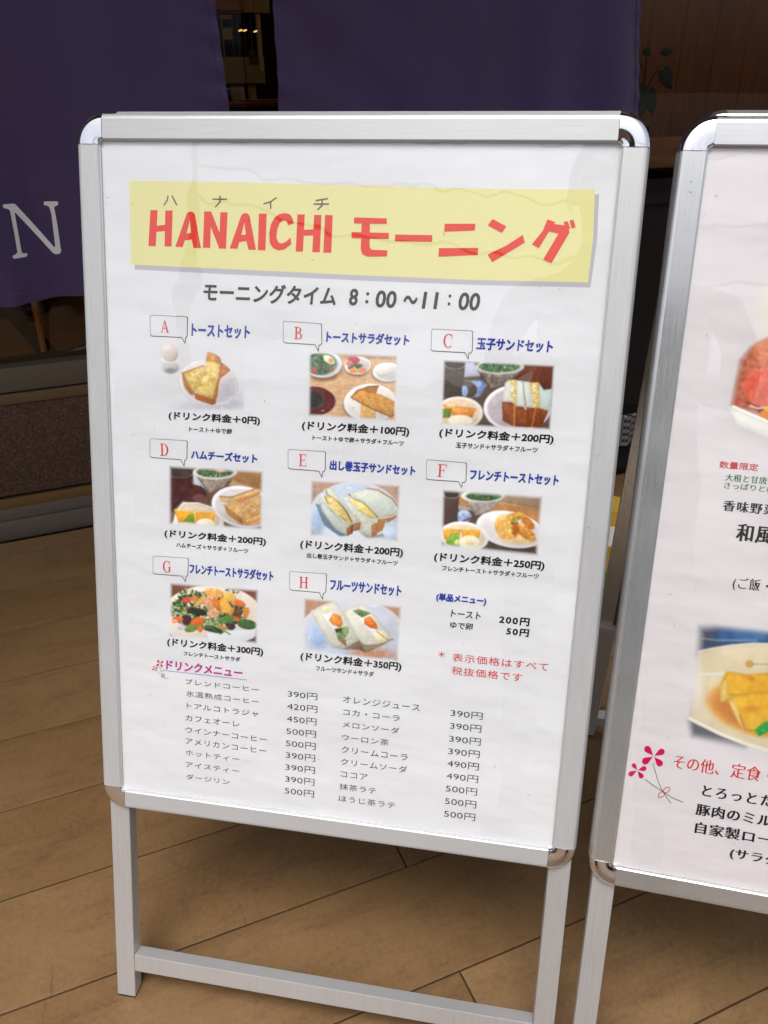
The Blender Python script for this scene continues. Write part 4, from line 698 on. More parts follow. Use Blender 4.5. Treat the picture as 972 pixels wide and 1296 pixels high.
def R_(x0, y0, x1, y1): return [(x0, y0), (x1, y0), (x1, y1), (x0, y1)]
def band(cx, cy, ro, ry, ri, riy, a0, a1, n=14):
    o_ = []
    for k in range(n):
        t0 = radians(a0 + (a1 - a0) * k / n); t1 = radians(a0 + (a1 - a0) * (k + 1) / n)
        o_.append([(cx + ro * cos(t0), cy + ry * sin(t0)), (cx + ro * cos(t1), cy + ry * sin(t1)), (cx + ri * cos(t1), cy + riy * sin(t1)), (cx + ri * cos(t0), cy + riy * sin(t0))])
    return o_
SERIF = dict(
    A=[[(.09, 0), (.17, 0), (.53, .93), (.46, 1)], [(.44, 1), (.56, 1), (.94, 0), (.74, 0)], R_(.24, .32, .70, .38), R_(0, 0, .30, .05), R_(.62, 0, 1, .05)],
    B=[R_(.14, 0, .33, 1), R_(0, .94, .45, 1), R_(0, 0, .45, .055), R_(.33, .50, .46, .555)] + band(.45, .76, .40, .24, .22, .19, -90, 90) + band(.45, .275, .50, .275, .31, .22, -90, 90),
    C=band(.56, .5, .52, .5, .33, .445, 48, 312, 22) + [R_(.88, .62, .94, .96), R_(.91, .24, .97, .30)],
    D=[R_(.14, 0, .33, 1), R_(0, .94, .42, 1), R_(0, 0, .42, .055)] + band(.42, .5, .56, .5, .37, .445, -90, 90, 18),
    E=[R_(.14, 0, .33, 1), R_(0, .94, .92, 1), R_(0, 0, .95, .055), R_(.33, .49, .70, .54), R_(.86, .74, .92, .94), R_(.89, .055, .95, .28), R_(.64, .38, .70, .65)],
    F=[R_(.14, 0, .33, 1), R_(0, .94, .95, 1), R_(0, 0, .50, .055), R_(.33, .49, .70, .54), R_(.89, .72, .95, .94), R_(.64, .38, .70, .65)],
    G=band(.54, .5, .52, .5, .33, .445, 48, 325, 22) + [R_(.86, .62, .92, .96), R_(.76, .10, .92, .44), R_(.62, .42, 1.0, .47)],
    H=[R_(.11, 0, .29, 1), R_(.71, 0, .89, 1), R_(.29, .48, .71, .54), R_(0, .945, .40, 1), R_(.60, .945, 1, 1), R_(0, 0, .40, .055), R_(.60, 0, 1, .055)])
for ch, x0, y0, x1, y1, tx, ty in LETTERS:
    hh = hypot(tx - x0, ty - y0); ww = hypot(x1 - x0, 0)
    put_polys([[(x0 + u * ww, (y0 + y1) / 2 + v * hh) for u, v in p] for p in SERIF[ch]], INK['letter'], -.00536, dz=.000003)
put_polys(POLYS['underline'], INK['line'], -.00536, 'underline')
for k, par in (('clover1', poster1), ('clover2', poster2)):
    put_polys(POLYS[k], INK['petal'], -.00536, 'flower_petals', par, .00001); put_polys(POLYS[k + '_stem'], INK['stem'], -.00538, 'flower_stems', par, .000003); put_polys(POLYS[k + '_bow'], INK['petal'], -.00533, 'flower_bow', par, .000003)

# ------------------------------------------------------------------ printed pictures of the dishes
def vnoise(X, Y, s, seed, oct=3):
    r = np.random.default_rng(seed); out = 0; amp = 1; tot = 0
    for o_ in range(oct):
        g_ = r.random((64, 64)); x = X / s + 7.3 * o_; y = Y / s + 3.1 * o_; xi = np.floor(x).astype(int); yi = np.floor(y).astype(int); fx = x - xi; fy = y - yi; fx = fx * fx * (3 - 2 * fx); fy = fy * fy * (3 - 2 * fy)
        a = g_[yi % 64, xi % 64]; b = g_[yi % 64, (xi + 1) % 64]; c = g_[(yi + 1) % 64, xi % 64]; d = g_[(yi + 1) % 64, (xi + 1) % 64]
        out = out + amp * ((a * (1 - fx) + b * fx) * (1 - fy) + (c * (1 - fx) + d * fx) * fy); tot += amp; amp *= .55; s = s / 2
    return out / tot
class Pic:
    def __init__(s, key, nx, bg_, sg=1, pap=(226, 226, 228)):
        (x0, y0, x1, y1), s.q = QUADS[key]; ny = int(nx * (y1 - y0) / (x1 - x0)); s.nx, s.ny, s.key, s.sg = nx, ny, key, sg; s.pap = np.array(pap, float); s.seed = sum(map(ord, key))
        s.X, s.Y = np.meshgrid(np.linspace(x0, x1, nx), np.linspace(y0, y1, ny)); s.I = np.ones((ny, nx, 3)) * np.array(bg_, float); s.k = (x1 - x0) / nx; s.vol = .075 if sg == 1 else .02; s.tx = 1.0 if sg == 1 else .3
    def _p(s, a, col, tex=0, ts=25, col2=None):
        s.seed += 1; c = np.array(col, float) * np.ones_like(s.I)
        if col2 is not None:
            n_ = np.clip((vnoise(s.X, s.Y, ts, s.seed) - .35) / .3, 0, 1)[..., None]; c = c * (1 - n_) + np.array(col2, float) * n_
        if a.max() > .5:                                            # gentle tone change across each printed shape
            w_ = a > .5; mx_, my_ = s.X[w_].mean(), s.Y[w_].mean(); sx_, sy_ = s.X[w_].std() + 4, s.Y[w_].std() + 4
            c = c * (1 - s.vol * np.clip(((s.X - mx_) / sx_ * .5 + (s.Y - my_) / sy_) * .6, -1.3, 1.3))[..., None]
        if tex: c = c * (1 + tex * (vnoise(s.X, s.Y, ts * .5, s.seed + 90) - .5)[..., None] * 2)
        a = a[..., None]; s.I = s.I * (1 - a) + c * a; return s
    def sd(s, pts):
        X, Y = s.X, s.Y; d = np.full(X.shape, 1e9); ins = np.zeros(X.shape, bool); n = len(pts)
        for i in range(n):
            ax, ay = pts[i]; bx, by = pts[(i + 1) % n]; ex, ey = bx - ax, by - ay; wx, wy = X - ax, Y - ay; h = np.clip((wx * ex + wy * ey) / (ex * ex + ey * ey + 1e-9), 0, 1)
            d = np.minimum(d, (wx - ex * h) ** 2 + (wy - ey * h) ** 2); c = ((ay > Y) != (by > Y)); ins ^= c & (X < (bx - ax) * (Y - ay) / ((by - ay) if by != ay else 1e-9) + ax)
        d = np.sqrt(d); return np.where(ins, -d, d)
    def poly(s, pts, col, soft=5, **k): 
        d = s.sd(pts); s._p(np.clip(.5 - d / soft, 0, 1), col, **k); e = np.clip(.5 - d / soft, 0, 1) * np.exp(np.minimum(d, 0) / 11)
        s.I = s.I * (1 - .16 * e[..., None]); return s
    def em(s, cx, cy, rx, ry, rot=0):
        c, n = cos(radians(rot)), sin(radians(rot)); u = ((s.X - cx) * c + (s.Y - cy) * n) / rx; v = (-(s.X - cx) * n + (s.Y - cy) * c) / ry; return np.sqrt(u * u + v * v), u, v
    def ell(s, cx, cy, rx, ry, col, rot=0, soft=6, shade=None, **k):
        r, u, v = s.em(cx, cy, rx, ry, rot); a = np.clip(.5 - (r - 1) * min(rx, ry) / soft, 0, 1); s._p(a, col, **k)
        if shade is not None:                                     # second printed tone towards the lower right
            s._p(a * np.clip((u + v) * .6, 0, 1), shade)
        return s
    def ring(s, cx, cy, rx, ry, w, col, rot=0, part=None):
        r, u, v = s.em(cx, cy, rx, ry, rot); a = np.clip(1.2 - np.abs(r - 1) * min(rx, ry) / w * 2, 0, 1)
        if part: a = a * np.clip(part(u, v) * 6, 0, 1)
        return s._p(a, col)
    def line(s, pts, w, col, al=1):
        d = np.full(s.X.shape, 1e9)
        for (ax, ay), (bx, by) in zip(pts[:-1], pts[1:]):
            ex, ey = bx - ax, by - ay; h = np.clip(((s.X - ax) * ex + (s.Y - ay) * ey) / (ex * ex + ey * ey + 1e-9), 0, 1); d = np.minimum(d, np.hypot(s.X - ax - ex * h, s.Y - ay - ey * h))
        return s._p(np.clip(1 - (d - w / 2) / 4, 0, 1) * al, col)
    def specks(s, cx, cy, rx, ry, cols, n, size, rot=0, al=.85, asp=.5):
        r = np.random.default_rng(s.seed + n); r0, _, _ = s.em(cx, cy, rx, ry, rot); mask = np.clip((1.02 - r0) * 12, 0, 1)
        for i in range(n):
            t_ = r.random() * 2 * pi; q_ = math.sqrt(r.random()); px = cx + rx * q_ * cos(t_); py = cy + ry * q_ * sin(t_); e, _, _ = s.em(px, py, size * (.5 + r.random()), size * asp * (.5 + r.random()), r.random() * 180)
            s._p(np.clip((1 - e) * 3, 0, 1) * mask * al, cols[int(r.random() * len(cols))])
        s.seed += 5; return s
    def done(s, fade=None, soft=42):
        a = np.ones(s.X.shape) if fade is None else np.clip(.5 - (s.sd(fade) + soft * .15) / soft, 0, 1)
        a = a * a * (3 - 2 * a); I = s.I
        away = np.clip(np.abs(I - s.pap).sum(-1) / 70, 0, 1)[..., None] * (.35 + .65 * np.clip((250 - I.min(-1)) / 110, 0, 1))[..., None]
        n1_ = vnoise(s.X, s.Y, 46, s.seed + 3, 3)[..., None] - .5; n2_ = vnoise(s.X, s.Y, 11, s.seed + 7, 3); em_ = (n2_ - np.roll(np.roll(n2_, 1, 0), 1, 1))[..., None]
        I = I * (1 + s.tx * away * (.13 * n1_ + .07 * (n2_[..., None] - .5) + .28 * em_)); I = I + s.tx * away * np.clip(n1_ - .12, 0, 1) * np.array((60, 54, 44.)); gm = I.mean(-1, keepdims=True); I = gm + (I - gm) * .93
        kx = np.exp(-.5 * (np.arange(-3, 4) / 1.15) ** 2); kx /= kx.sum(); Ip = np.pad(I, ((3, 3), (3, 3), (0, 0)), 'edge'); Ip = sum(kx[i] * Ip[i:i + I.shape[0]] for i in range(7)); I = sum(kx[i] * Ip[:, i:i + I.shape[1]] for i in range(7)); L = lambda c: np.where(c / 255 <= .04045, c / 255 / 12.92, ((np.clip(c, 0, 255) / 255 + .055) / 1.055) ** 2.4)
        base = np.array(PB1 if s.sg == 1 else PB2); alb = np.clip((L(np.clip(I, 0, 255)) - .012), .003, 1) / L(s.pap) * base * 1.0
        alb = base * (1 - a[..., None]) + alb * a[..., None]
        (tlx, tly), (trx, try_), (brx, bry), (blx, bly) = s.q; U, V = np.meshgrid(np.linspace(0, 1, s.nx), np.linspace(0, 1, s.ny))
        PX = (tlx * (1 - U) + trx * U) * (1 - V) + (blx * (1 - U) + brx * U) * V; PY = (tly * (1 - U) + try_ * U) * (1 - V) + (bly * (1 - U) + bry * U) * V
        keep = (PX <= 576) & (PY >= 0); nv = s.nx * s.ny; co = np.stack([PX * .001, PY * .001, np.full(PX.shape, -.00548)], -1).reshape(-1, 3)
        idx = np.arange(nv).reshape(s.ny, s.nx); q_ = np.stack([idx[:-1, :-1], idx[1:, :-1], idx[1:, 1:], idx[:-1, 1:]], -1).reshape(-1, 4); vis = (a > .004).reshape(-1); q_ = q_[vis[q_].any(1)]
        me = bpy.data.meshes.new('printed_picture'); me.from_pydata(co.tolist(), [], q_.tolist()); me.update()
        at_ = me.color_attributes.new('print', 'FLOAT_COLOR', 'POINT'); at_.data.foreach_set('color', np.concatenate([alb, np.ones((s.ny, s.nx, 1))], -1).reshape(-1).astype(np.float32))
        return link('printed_picture', me, poster1 if s.sg == 1 else poster2, PRINT)
GR = [(60, 95, 55), (95, 135, 70), (40, 65, 40), (130, 160, 95), (75, 110, 60)]

# A: boiled egg and toast
p = Pic('pA', 230, (226, 226, 228)); p.ell(700, 560, 190, 110, (203, 203, 216), soft=110); p.ell(430, 600, 210, 60, (212, 212, 220), soft=90)
p.ell(188, 260, 82, 56, (200, 197, 195), soft=22, shade=(140, 138, 138)); p.ell(195, 285, 50, 22, (140, 138, 140), soft=18); p.ell(188, 125, 76, 90, (224, 208, 202), soft=9, shade=(195, 176, 170)); p.line([(108, 175), (130, 200), (190, 210), (250, 203), (266, 185)], 5, (246, 244, 242)); p.ell(160, 90, 30, 26, (238, 228, 224), soft=30)
p.ell(553, 408, 282, 218, (236, 232, 233), rot=14, soft=6); p.ell(556, 400, 262, 200, (219, 212, 214), rot=14, soft=14, shade=(205, 198, 204)); p.ring(553, 408, 280, 216, 5, (196, 186, 190), rot=14); p.ell(720, 430, 70, 90, (207, 201, 208), soft=60)
p.poly([(300, 308), (335, 300), (425, 480), (425, 522), (385, 517), (325, 440)], (205, 130, 78), tex=.15); p.poly([(318, 318), (420, 272), (512, 240), (560, 330), (470, 440), (408, 490), (350, 400)], (242, 218, 148), tex=.08, col2=(228, 190, 100)); p.line([(318, 312), (415, 272), (512, 240)], 6, (200, 135, 85))
p.poly([(665, 205), (712, 235), (758, 283), (745, 312), (665, 372), (640, 290)], (205, 130, 84), tex=.18); p.line([(755, 300), (668, 372)], 8, (238, 215, 180))
p.poly([(545, 118), (600, 128), (655, 160), (672, 190), (682, 270), (655, 400), (640, 380)], (190, 115, 60)); p.poly([(547, 120), (600, 130), (662, 190), (670, 250), (640, 380), (602, 547), (520, 527), (430, 490), (470, 400), (522, 290)], (246, 226, 152), tex=.07, col2=(238, 205, 118)); p.poly([(547, 120), (600, 130), (662, 190), (668, 232), (600, 205), (532, 200)], (222, 160, 78), soft=24, tex=.2); p.ell(590, 370, 32, 22, (228, 185, 92), soft=20); p.ell(520, 320, 30, 15, (222, 175, 80), soft=20, rot=-40); p.ell(470, 420, 50, 20, (225, 180, 90), soft=20)
p.poly([(662, 240), (684, 270), (655, 400), (640, 520), (618, 612), (598, 548), (640, 380)], (208, 130, 68), tex=.15); p.poly([(428, 494), (520, 527), (604, 552), (622, 604), (588, 616), (500, 585), (428, 555)], (194, 112, 60), tex=.2); p.line([(430, 497), (520, 530), (600, 553)], 5, (228, 175, 110)); p.line([(432, 530), (590, 585)], 5, (160, 88, 48), .5); p.done([(70, 30), (890, 30), (890, 670), (70, 670)], 40)

# B: toast, salad, fruit, egg on a wooden table
p = Pic('pB', 230, (232, 192, 152)); p._p(np.clip((vnoise(p.X * .12, p.Y, 12, 5) - .45) * 3, 0, .6), (216, 168, 122)); p.poly([(60, 30), (950, 30), (950, 100), (60, 90)], (205, 165, 140), soft=40)
p.ell(225, 200, 180, 115, (170, 130, 100), soft=30); p.ell(215, 152, 180, 128, (238, 240, 241), soft=5); p.ell(205, 152, 158, 108, (186, 205, 214), soft=8); p.ell(190, 150, 155, 105, (92, 116, 86), soft=14, tex=.3); p.specks(190, 150, 150, 98, GR + [(50, 70, 52), (150, 160, 140)], 110, 14); p.ell(275, 112, 62, 34, (246, 238, 205), rot=32); p.ell(290, 118, 26, 20, (236, 162, 88), rot=30); p.ell(135, 212, 30, 28, (190, 98, 76)); p.ell(298, 203, 22, 20, (196, 92, 66)); p.ring(215, 152, 178, 126, 6, (250, 250, 250))
p.ell(545, 190, 125, 82, (165, 125, 98), soft=24); p.ell(548, 168, 124, 84, (246, 245, 243), rot=-4, soft=5); p.ell(550, 165, 106, 70, (222, 210, 205), soft=10, shade=(196, 186, 182)); p.ell(512, 120, 56, 36, (196, 88, 96), tex=.2); p.ell(470, 146, 34, 26, (228, 134, 132), tex=.1); p.ell(525, 178, 72, 24, (88, 112, 72), rot=-12, tex=.3); p.ell(510, 214, 44, 26, (240, 150, 84), tex=.1); p.ell(594, 212, 34, 26, (238, 146, 84), tex=.1); p.line([(515, 180), (560, 245)], 5, (246, 215, 150))
p.ell(815, 250, 140, 82, (160, 128, 104), soft=24); p.ell(832, 230, 142, 90, (243, 243, 240), soft=5); p.ell(836, 232, 118, 70, (226, 225, 220), soft=10); p.ell(800, 205, 92, 62, (240, 240, 238), soft=6, shade=(216, 210, 204)); p.line([(715, 225), (760, 268), (830, 262)], 5, (200, 190, 182)); p.ell(790, 240, 50, 12, (238, 220, 195), soft=12)
p.ell(122, 505, 215, 140, (118, 62, 60), soft=8, tex=.2, col2=(104, 48, 46)); p.ell(120, 490, 118, 86, (96, 84, 80), soft=6); p.ell(114, 486, 104, 76, (66, 62, 60), soft=8, tex=.15); p.ell(216, 594, 14, 6, (226, 200, 190), soft=6)
p.ell(650, 540, 245, 180, (150, 128, 112), soft=22); p.ell(666, 522, 252, 184, (244, 241, 239), soft=5); p.ell(668, 524, 226, 160, (232, 222, 212), soft=26, col2=(240, 234, 228), ts=60); p.ring(666, 522, 250, 182, 5, (196, 190, 190), part=lambda u, v: -u * .6 + v * .4)
p.poly([(580, 530), (716, 570), (716, 676), (574, 670)], (238, 198, 126), tex=.08, col2=(228, 176, 98)); p.poly([(490, 466), (545, 400), (640, 364), (746, 358), (722, 430), (640, 425), (600, 412)], (206, 138, 80), tex=.15); p.poly([(484, 466), (560, 402), (612, 400), (645, 424), (750, 434), (896, 508), (888, 640), (862, 655), (700, 584), (562, 512)], (232, 178, 100), tex=.10, col2=(220, 152, 78)); p.line([(484, 468), (562, 514), (700, 586), (862, 656), (890, 630)], 6, (150, 98, 60)); p.line([(490, 462), (545, 400), (600, 385), (640, 366), (746, 358)], 5, (150, 92, 58)); p.specks(700, 490, 150, 60, [(205, 132, 66), (240, 200, 130)], 40, 14, rot=22, al=.5); p.done([(88, 42), (915, 78), (900, 690), (80, 640)])

# C: egg sandwich
p = Pic('pC', 260, (98, 78, 68)); p.poly([(610, 50), (930, 60), (930, 280), (780, 220), (640, 180)], (118, 66, 46), soft=14, tex=.15); p.line([(780, 90), (740, 180)], 8, (150, 105, 85), .6)
p.poly([(238, 50), (310, 50), (358, 156), (228, 165)], (206, 206, 226), soft=8); p.poly([(290, 190), (372, 186), (406, 222), (352, 312), (318, 322)], (120, 150, 214), soft=16, tex=.12, col2=(170, 190, 230)); p.ell(240, 262, 96, 74, (98, 86, 80), soft=5); p.ring(240, 262, 95, 73, 4, (222, 220, 228), part=lambda u, v: u + .2); p.ell(235, 270, 26, 40, (166, 190, 236), soft=8)
p.poly([(70, 60), (237, 70), (226, 180), (212, 235), (214, 318), (62, 310)], (94, 84, 76), soft=6, tex=.08); p.ell(160, 74, 78, 25, (82, 72, 64), soft=5); p.ring(160, 74, 76, 25, 4, (214, 208, 204), part=lambda u, v: v + .1)
p.poly([(322, 84), (350, 125), (420, 210), (438, 256), (560, 214), (622, 160), (690, 100)], (168, 152, 142), soft=6, tex=.18, col2=(128, 112, 102)); p.ell(508, 84, 186, 58, (233, 234, 232), soft=5); p.ell(500, 84, 160, 44, (92, 124, 84), soft=10, tex=.3); p.specks(500, 84, 158, 44, GR + [(200, 215, 190), (90, 150, 160)], 90, 13)
p.ell(190, 440, 188, 128, (242, 237, 230), soft=5); p.ell(184, 444, 172, 112, (234, 206, 176), soft=9, tex=.06); p.poly([(58, 372), (160, 384), (322, 404), (292, 476), (130, 455)], (244, 150, 62), soft=7, tex=.12, col2=(250, 172, 86)); p.poly([(62, 408), (134, 408), (120, 476), (60, 476)], (116, 150, 62), soft=8, tex=.2); p.ell(200, 500, 96, 46, (242, 233, 208), soft=7); p.line([(100, 384), (155, 388), (150, 405)], 8, (236, 214, 130))
p.ell(640, 402, 258, 182, (240, 237, 243), soft=5); p.ell(648, 405, 236, 162, (188, 178, 184), soft=14, tex=.06)
p.poly([(524, 350), (602, 358), (632, 380), (800, 398), (876, 424), (822, 557), (620, 548), (530, 502)], (156, 84, 48), soft=6, tex=.2, col2=(136, 68, 38)); p.line([(620, 380), (618, 545)], 7, (214, 150, 60)); p.line([(780, 405), (752, 550)], 6, (196, 120, 60)); p.line([(700, 395), (706, 410)], 8, (236, 214, 180))
p.poly([(545, 210), (576, 184), (602, 200), (602, 355), (524, 352)], (232, 233, 221), soft=6, tex=.04); p.poly([(578, 184), (638, 186), (636, 270), (626, 384), (600, 352), (600, 230)], (242, 214, 118), soft=6); p.specks(612, 270, 30, 95, [(250, 240, 190), (226, 180, 70), (252, 250, 230)], 45, 9, asp=.8)
p.poly([(636, 188), (738, 200), (776, 402), (630, 386)], (226, 230, 220), soft=5, tex=.04); p.line([(686, 196), (692, 290), (706, 388)], 5, (150, 146, 136)); p.poly([(742, 204), (802, 204), (812, 402), (774, 402), (744, 250)], (242, 208, 108), soft=6); p.specks(778, 300, 28, 95, [(250, 238, 180), (224, 172, 62), (252, 250, 230)], 45, 9, asp=.8); p.poly([(804, 206), (842, 262), (905, 252), (905, 300), (890, 424), (812, 402)], (208, 224, 217), soft=6, tex=.04); p.done([(72, 36), (922, 76), (890, 568), (54, 528)], 30)

# D: ham and cheese toast
p = Pic('pD', 240, (118, 90, 70)); p.poly([(620, 60), (930, 60), (930, 310), (640, 220)], (168, 124, 78), soft=12, tex=.06); p.poly([(640, 195), (930, 285), (930, 330), (600, 245)], (196, 156, 110), soft=12); p.poly([(400, 270), (640, 200), (500, 400), (420, 420)], (112, 86, 66), soft=16)
p.poly([(286, 110), (345, 200), (412, 292), (288, 232)], (210, 210, 220), soft=6); p.line([(350, 250), (408, 292)], 8, (90, 110, 170)); p.ell(292, 325, 116, 84, (82, 44, 42), soft=6); p.ell(342, 362, 58, 38, (128, 76, 70), soft=14); p.poly([(60, 80), (290, 108), (270, 230), (306, 262), (100, 470), (60, 510)], (92, 50, 46), soft=7, tex=.12, col2=(76, 40, 37)); p.ell(170, 130, 118, 46, (74, 62, 54), soft=5); p.ring(170, 130, 116, 46, 4, (200, 180, 170), part=lambda u, v: v + .2)
p.poly([(286, 106), (400, 262), (432, 314), (562, 262), (684, 120)], (186, 170, 154), soft=6, tex=.06, col2=(156, 136, 120)); p.ell(486, 126, 200, 66, (238, 238, 234), soft=5); p.ell(484, 122, 168, 52, (96, 124, 82), soft=10, tex=.3); p.specks(486, 124, 165, 50, GR + [(215, 220, 205), (60, 45, 60)], 100, 13); p.ell(540, 114, 40, 16, (232, 176, 128), soft=10)
p.ell(742, 442, 290, 188, (236, 236, 240), rot=12, soft=5); p.ell(746, 446, 262, 164, (212, 206, 204), rot=12, soft=16, tex=.04, shade=(196, 160, 130)); p.poly([(525, 345), (640, 350), (740, 315), (850, 276), (902, 282), (898, 325), (740, 398), (622, 412), (540, 388)], (230, 192, 128), soft=6, tex=.06); p.poly([(665, 375), (780, 345), (890, 300), (890, 326), (740, 388), (690, 392)], (238, 150, 84), soft=7); p.line([(530, 345), (640, 352), (850, 276)], 6, (182, 122, 72)); p.poly([(560, 375), (640, 372), (630, 405), (560, 395)], (224, 196, 166), soft=7)
p.poly([(566, 416), (640, 414), (760, 396), (905, 330), (905, 505), (735, 604), (610, 520)], (226, 186, 126), soft=6, tex=.06, col2=(218, 170, 108)); p.specks(800, 450, 110, 70, [(170, 110, 66), (150, 95, 60)], 70, 5, rot=-20, asp=.9); p.poly([(566, 420), (740, 555), (735, 604), (600, 505)], (196, 136, 76), soft=8, tex=.12); p.poly([(760, 560), (905, 500), (905, 560), (790, 606), (745, 600)], (232, 160, 88), soft=7, tex=.08); p.line([(770, 570), (900, 520)], 6, (240, 205, 150))
p.poly([(190, 398), (330, 398), (482, 448), (562, 540), (575, 640), (80, 640), (128, 470)], (244, 242, 238), soft=9); p.poly([(165, 450), (205, 414), (330, 412), (468, 462), (538, 560), (500, 640), (150, 640)], (228, 208, 180), soft=9, tex=.04); p.poly([(112, 464), (300, 484), (492, 490), (478, 574), (350, 574), (150, 584)], (248, 168, 44), soft=6, tex=.08, col2=(252, 184, 66)); p.line([(118, 468), (300, 488), (490, 494)], 7, (250, 205, 110)); p.poly([(196, 572), (242, 520), (302, 500), (302, 590)], (130, 168, 52), soft=7, tex=.15); p.line([(298, 484), (306, 585)], 8, (236, 214, 120)); p.ell(400, 592, 82, 44, (242, 232, 210), soft=6); p.done([(68, 72), (915, 122), (905, 645), (68, 595)])

# E: rolled-omelette sandwich
p = Pic('pE', 240, (196, 164, 142)); p._p(np.clip((vnoise(p.X * .2, p.Y, 14, 9) - .45) * 3, 0, .5), (176, 140, 120)); p.ell(478, 392, 432, 318, (206, 214, 228), soft=6, col2=(194, 206, 224), ts=120); p.ring(478, 392, 430, 316, 5, (240, 240, 242)); p.ell(520, 560, 330, 120, (226, 230, 236), soft=90); p.ell(120, 460, 60, 120, (176, 196, 226), soft=60); p.ell(820, 570, 60, 60, (200, 216, 238), soft=50); p.ell(432, 130, 22, 8, (250, 250, 250), soft=6)
p.poly([(108, 280), (150, 288), (255, 440), (405, 584), (340, 590), (190, 480)], (118, 142, 162), soft=16); p.poly([(500, 520), (640, 596), (740, 560), (760, 590), (600, 610)], (170, 170, 168), soft=16)
p.poly([(206, 140), (250, 124), (322, 210), (382, 300), (542, 452), (535, 474), (452, 470), (430, 400), (312, 250), (216, 190)], (228, 226, 202), soft=5, tex=.04); p.line([(212, 150), (216, 190), (312, 250)], 6, (150, 140, 116)); p.poly([(196, 204), (250, 212), (320, 252), (402, 350), (450, 440), (452, 482), (402, 470), (250, 332)], (234, 206, 122), soft=6, tex=.06, col2=(242, 222, 148)); p.line([(196, 208), (250, 332), (400, 440)], 4, (150, 122, 60)); p.line([(320, 254), (404, 350), (455, 450)], 5, (120, 96, 60))
p.poly([(124, 190), (164, 176), (196, 240), (252, 336), (402, 462), (452, 482), (412, 587), (300, 522), (172, 352)], (214, 219, 206), soft=6, tex=.05, col2=(200, 208, 200)); p.line([(160, 180), (200, 260), (400, 466)], 6, (234, 234, 222)); p.poly([(405, 512), (456, 480), (458, 560), (410, 588)], (172, 108, 64), soft=5, tex=.15); p.poly([(462, 474), (540, 452), (538, 522), (466, 542)], (184, 124, 78), soft=5, tex=.15); p.line([(458, 478), (458, 560)], 5, (60, 44, 30))
p.poly([(592, 134), (700, 148), (832, 228), (894, 312), (884, 380), (700, 418), (560, 262), (425, 182)], (224, 228, 214), soft=6, tex=.04, col2=(214, 222, 212)); p.line([(592, 134), (700, 148), (832, 228), (894, 312)], 7, (176, 122, 90)); p.poly([(415, 185), (440, 190), (440, 235), (418, 232)], (150, 120, 84), soft=5); p.poly([(430, 214), (562, 268), (640, 335), (708, 412), (640, 422), (500, 332)], (244, 222, 130), soft=6, tex=.05, col2=(248, 236, 170)); p.line([(430, 214), (562, 266), (706, 410)], 4, (170, 140, 70)); p.line([(436, 240), (500, 334), (636, 420)], 4, (140, 116, 60))
p.poly([(360, 214), (420, 198), (452, 272), (500, 336), (642, 424), (696, 460), (690, 562), (640, 598), (530, 524), (540, 460), (400, 300)], (228, 229, 212), soft=6, tex=.05, col2=(212, 214, 198)); p.line([(420, 200), (500, 338), (690, 458)], 5, (240, 240, 228)); p.poly([(640, 482), (696, 456), (692, 572), (642, 598)], (190, 126, 82), soft=5, tex=.12); p.poly([(700, 416), (784, 414), (742, 532), (694, 556), (696, 470)], (194, 134, 80), soft=5, tex=.15); p.poly([(800, 392), (888, 372), (870, 412), (784, 462), (780, 425)], (196, 136, 86), soft=5, tex=.15); p.line([(704, 418), (782, 412), (886, 376)], 5, (236, 228, 204)); p.done([(68, 62), (905, 108), (882, 632), (58, 580)])

# F: French toast with fruit
p = Pic('pF', 240, (196, 138, 84)); p.poly([(560, 60), (930, 70), (930, 240), (560, 160)], (172, 142, 118), soft=14, tex=.04); p.poly([(540, 160), (930, 232), (930, 250), (540, 185)], (206, 158, 110), soft=8); p.poly([(200, 200), (370, 220), (480, 480), (900, 560), (900, 640), (380, 600), (180, 360)], (94, 76, 66), soft=8, tex=.1); p.poly([(195, 190), (345, 220), (350, 245), (190, 235)], (190, 176, 160), soft=10)
p.ell(254, 290, 66, 56, (196, 210, 232), soft=6, col2=(130, 160, 215)); p.ring(254, 290, 65, 55, 4, (60, 50, 50), part=lambda u, v: u); p.line([(235, 335), (310, 305)], 7, (120, 60, 60)); p.poly([(78, 78), (215, 90), (194, 352), (62, 362)], (96, 74, 70), soft=6, tex=.08); p.ell(146, 105, 70, 32, (74, 64, 58), soft=5); p.ring(146, 105, 69, 31, 4, (228, 222, 218), part=lambda u, v: v + .3)
p.poly([(214, 84), (330, 238), (352, 282), (420, 276), (484, 240), (596, 130)], (196, 186, 176), soft=6, tex=.04, col2=(166, 152, 142)); p.ell(412, 118, 186, 54, (236, 236, 233), soft=5); p.ell(422, 118, 150, 42, (82, 124, 70), soft=9, tex=.3); p.specks(422, 118, 148, 40, GR + [(160, 190, 110), (110, 50, 45)], 90, 12)
p.ell(645, 402, 292, 152, (238, 238, 240), rot=12, soft=5); p.ell(650, 400, 262, 128, (226, 222, 222), rot=12, soft=20, col2=(234, 230, 228), ts=60); p.ell(690, 478, 150, 44, (240, 206, 150), rot=8, soft=26)
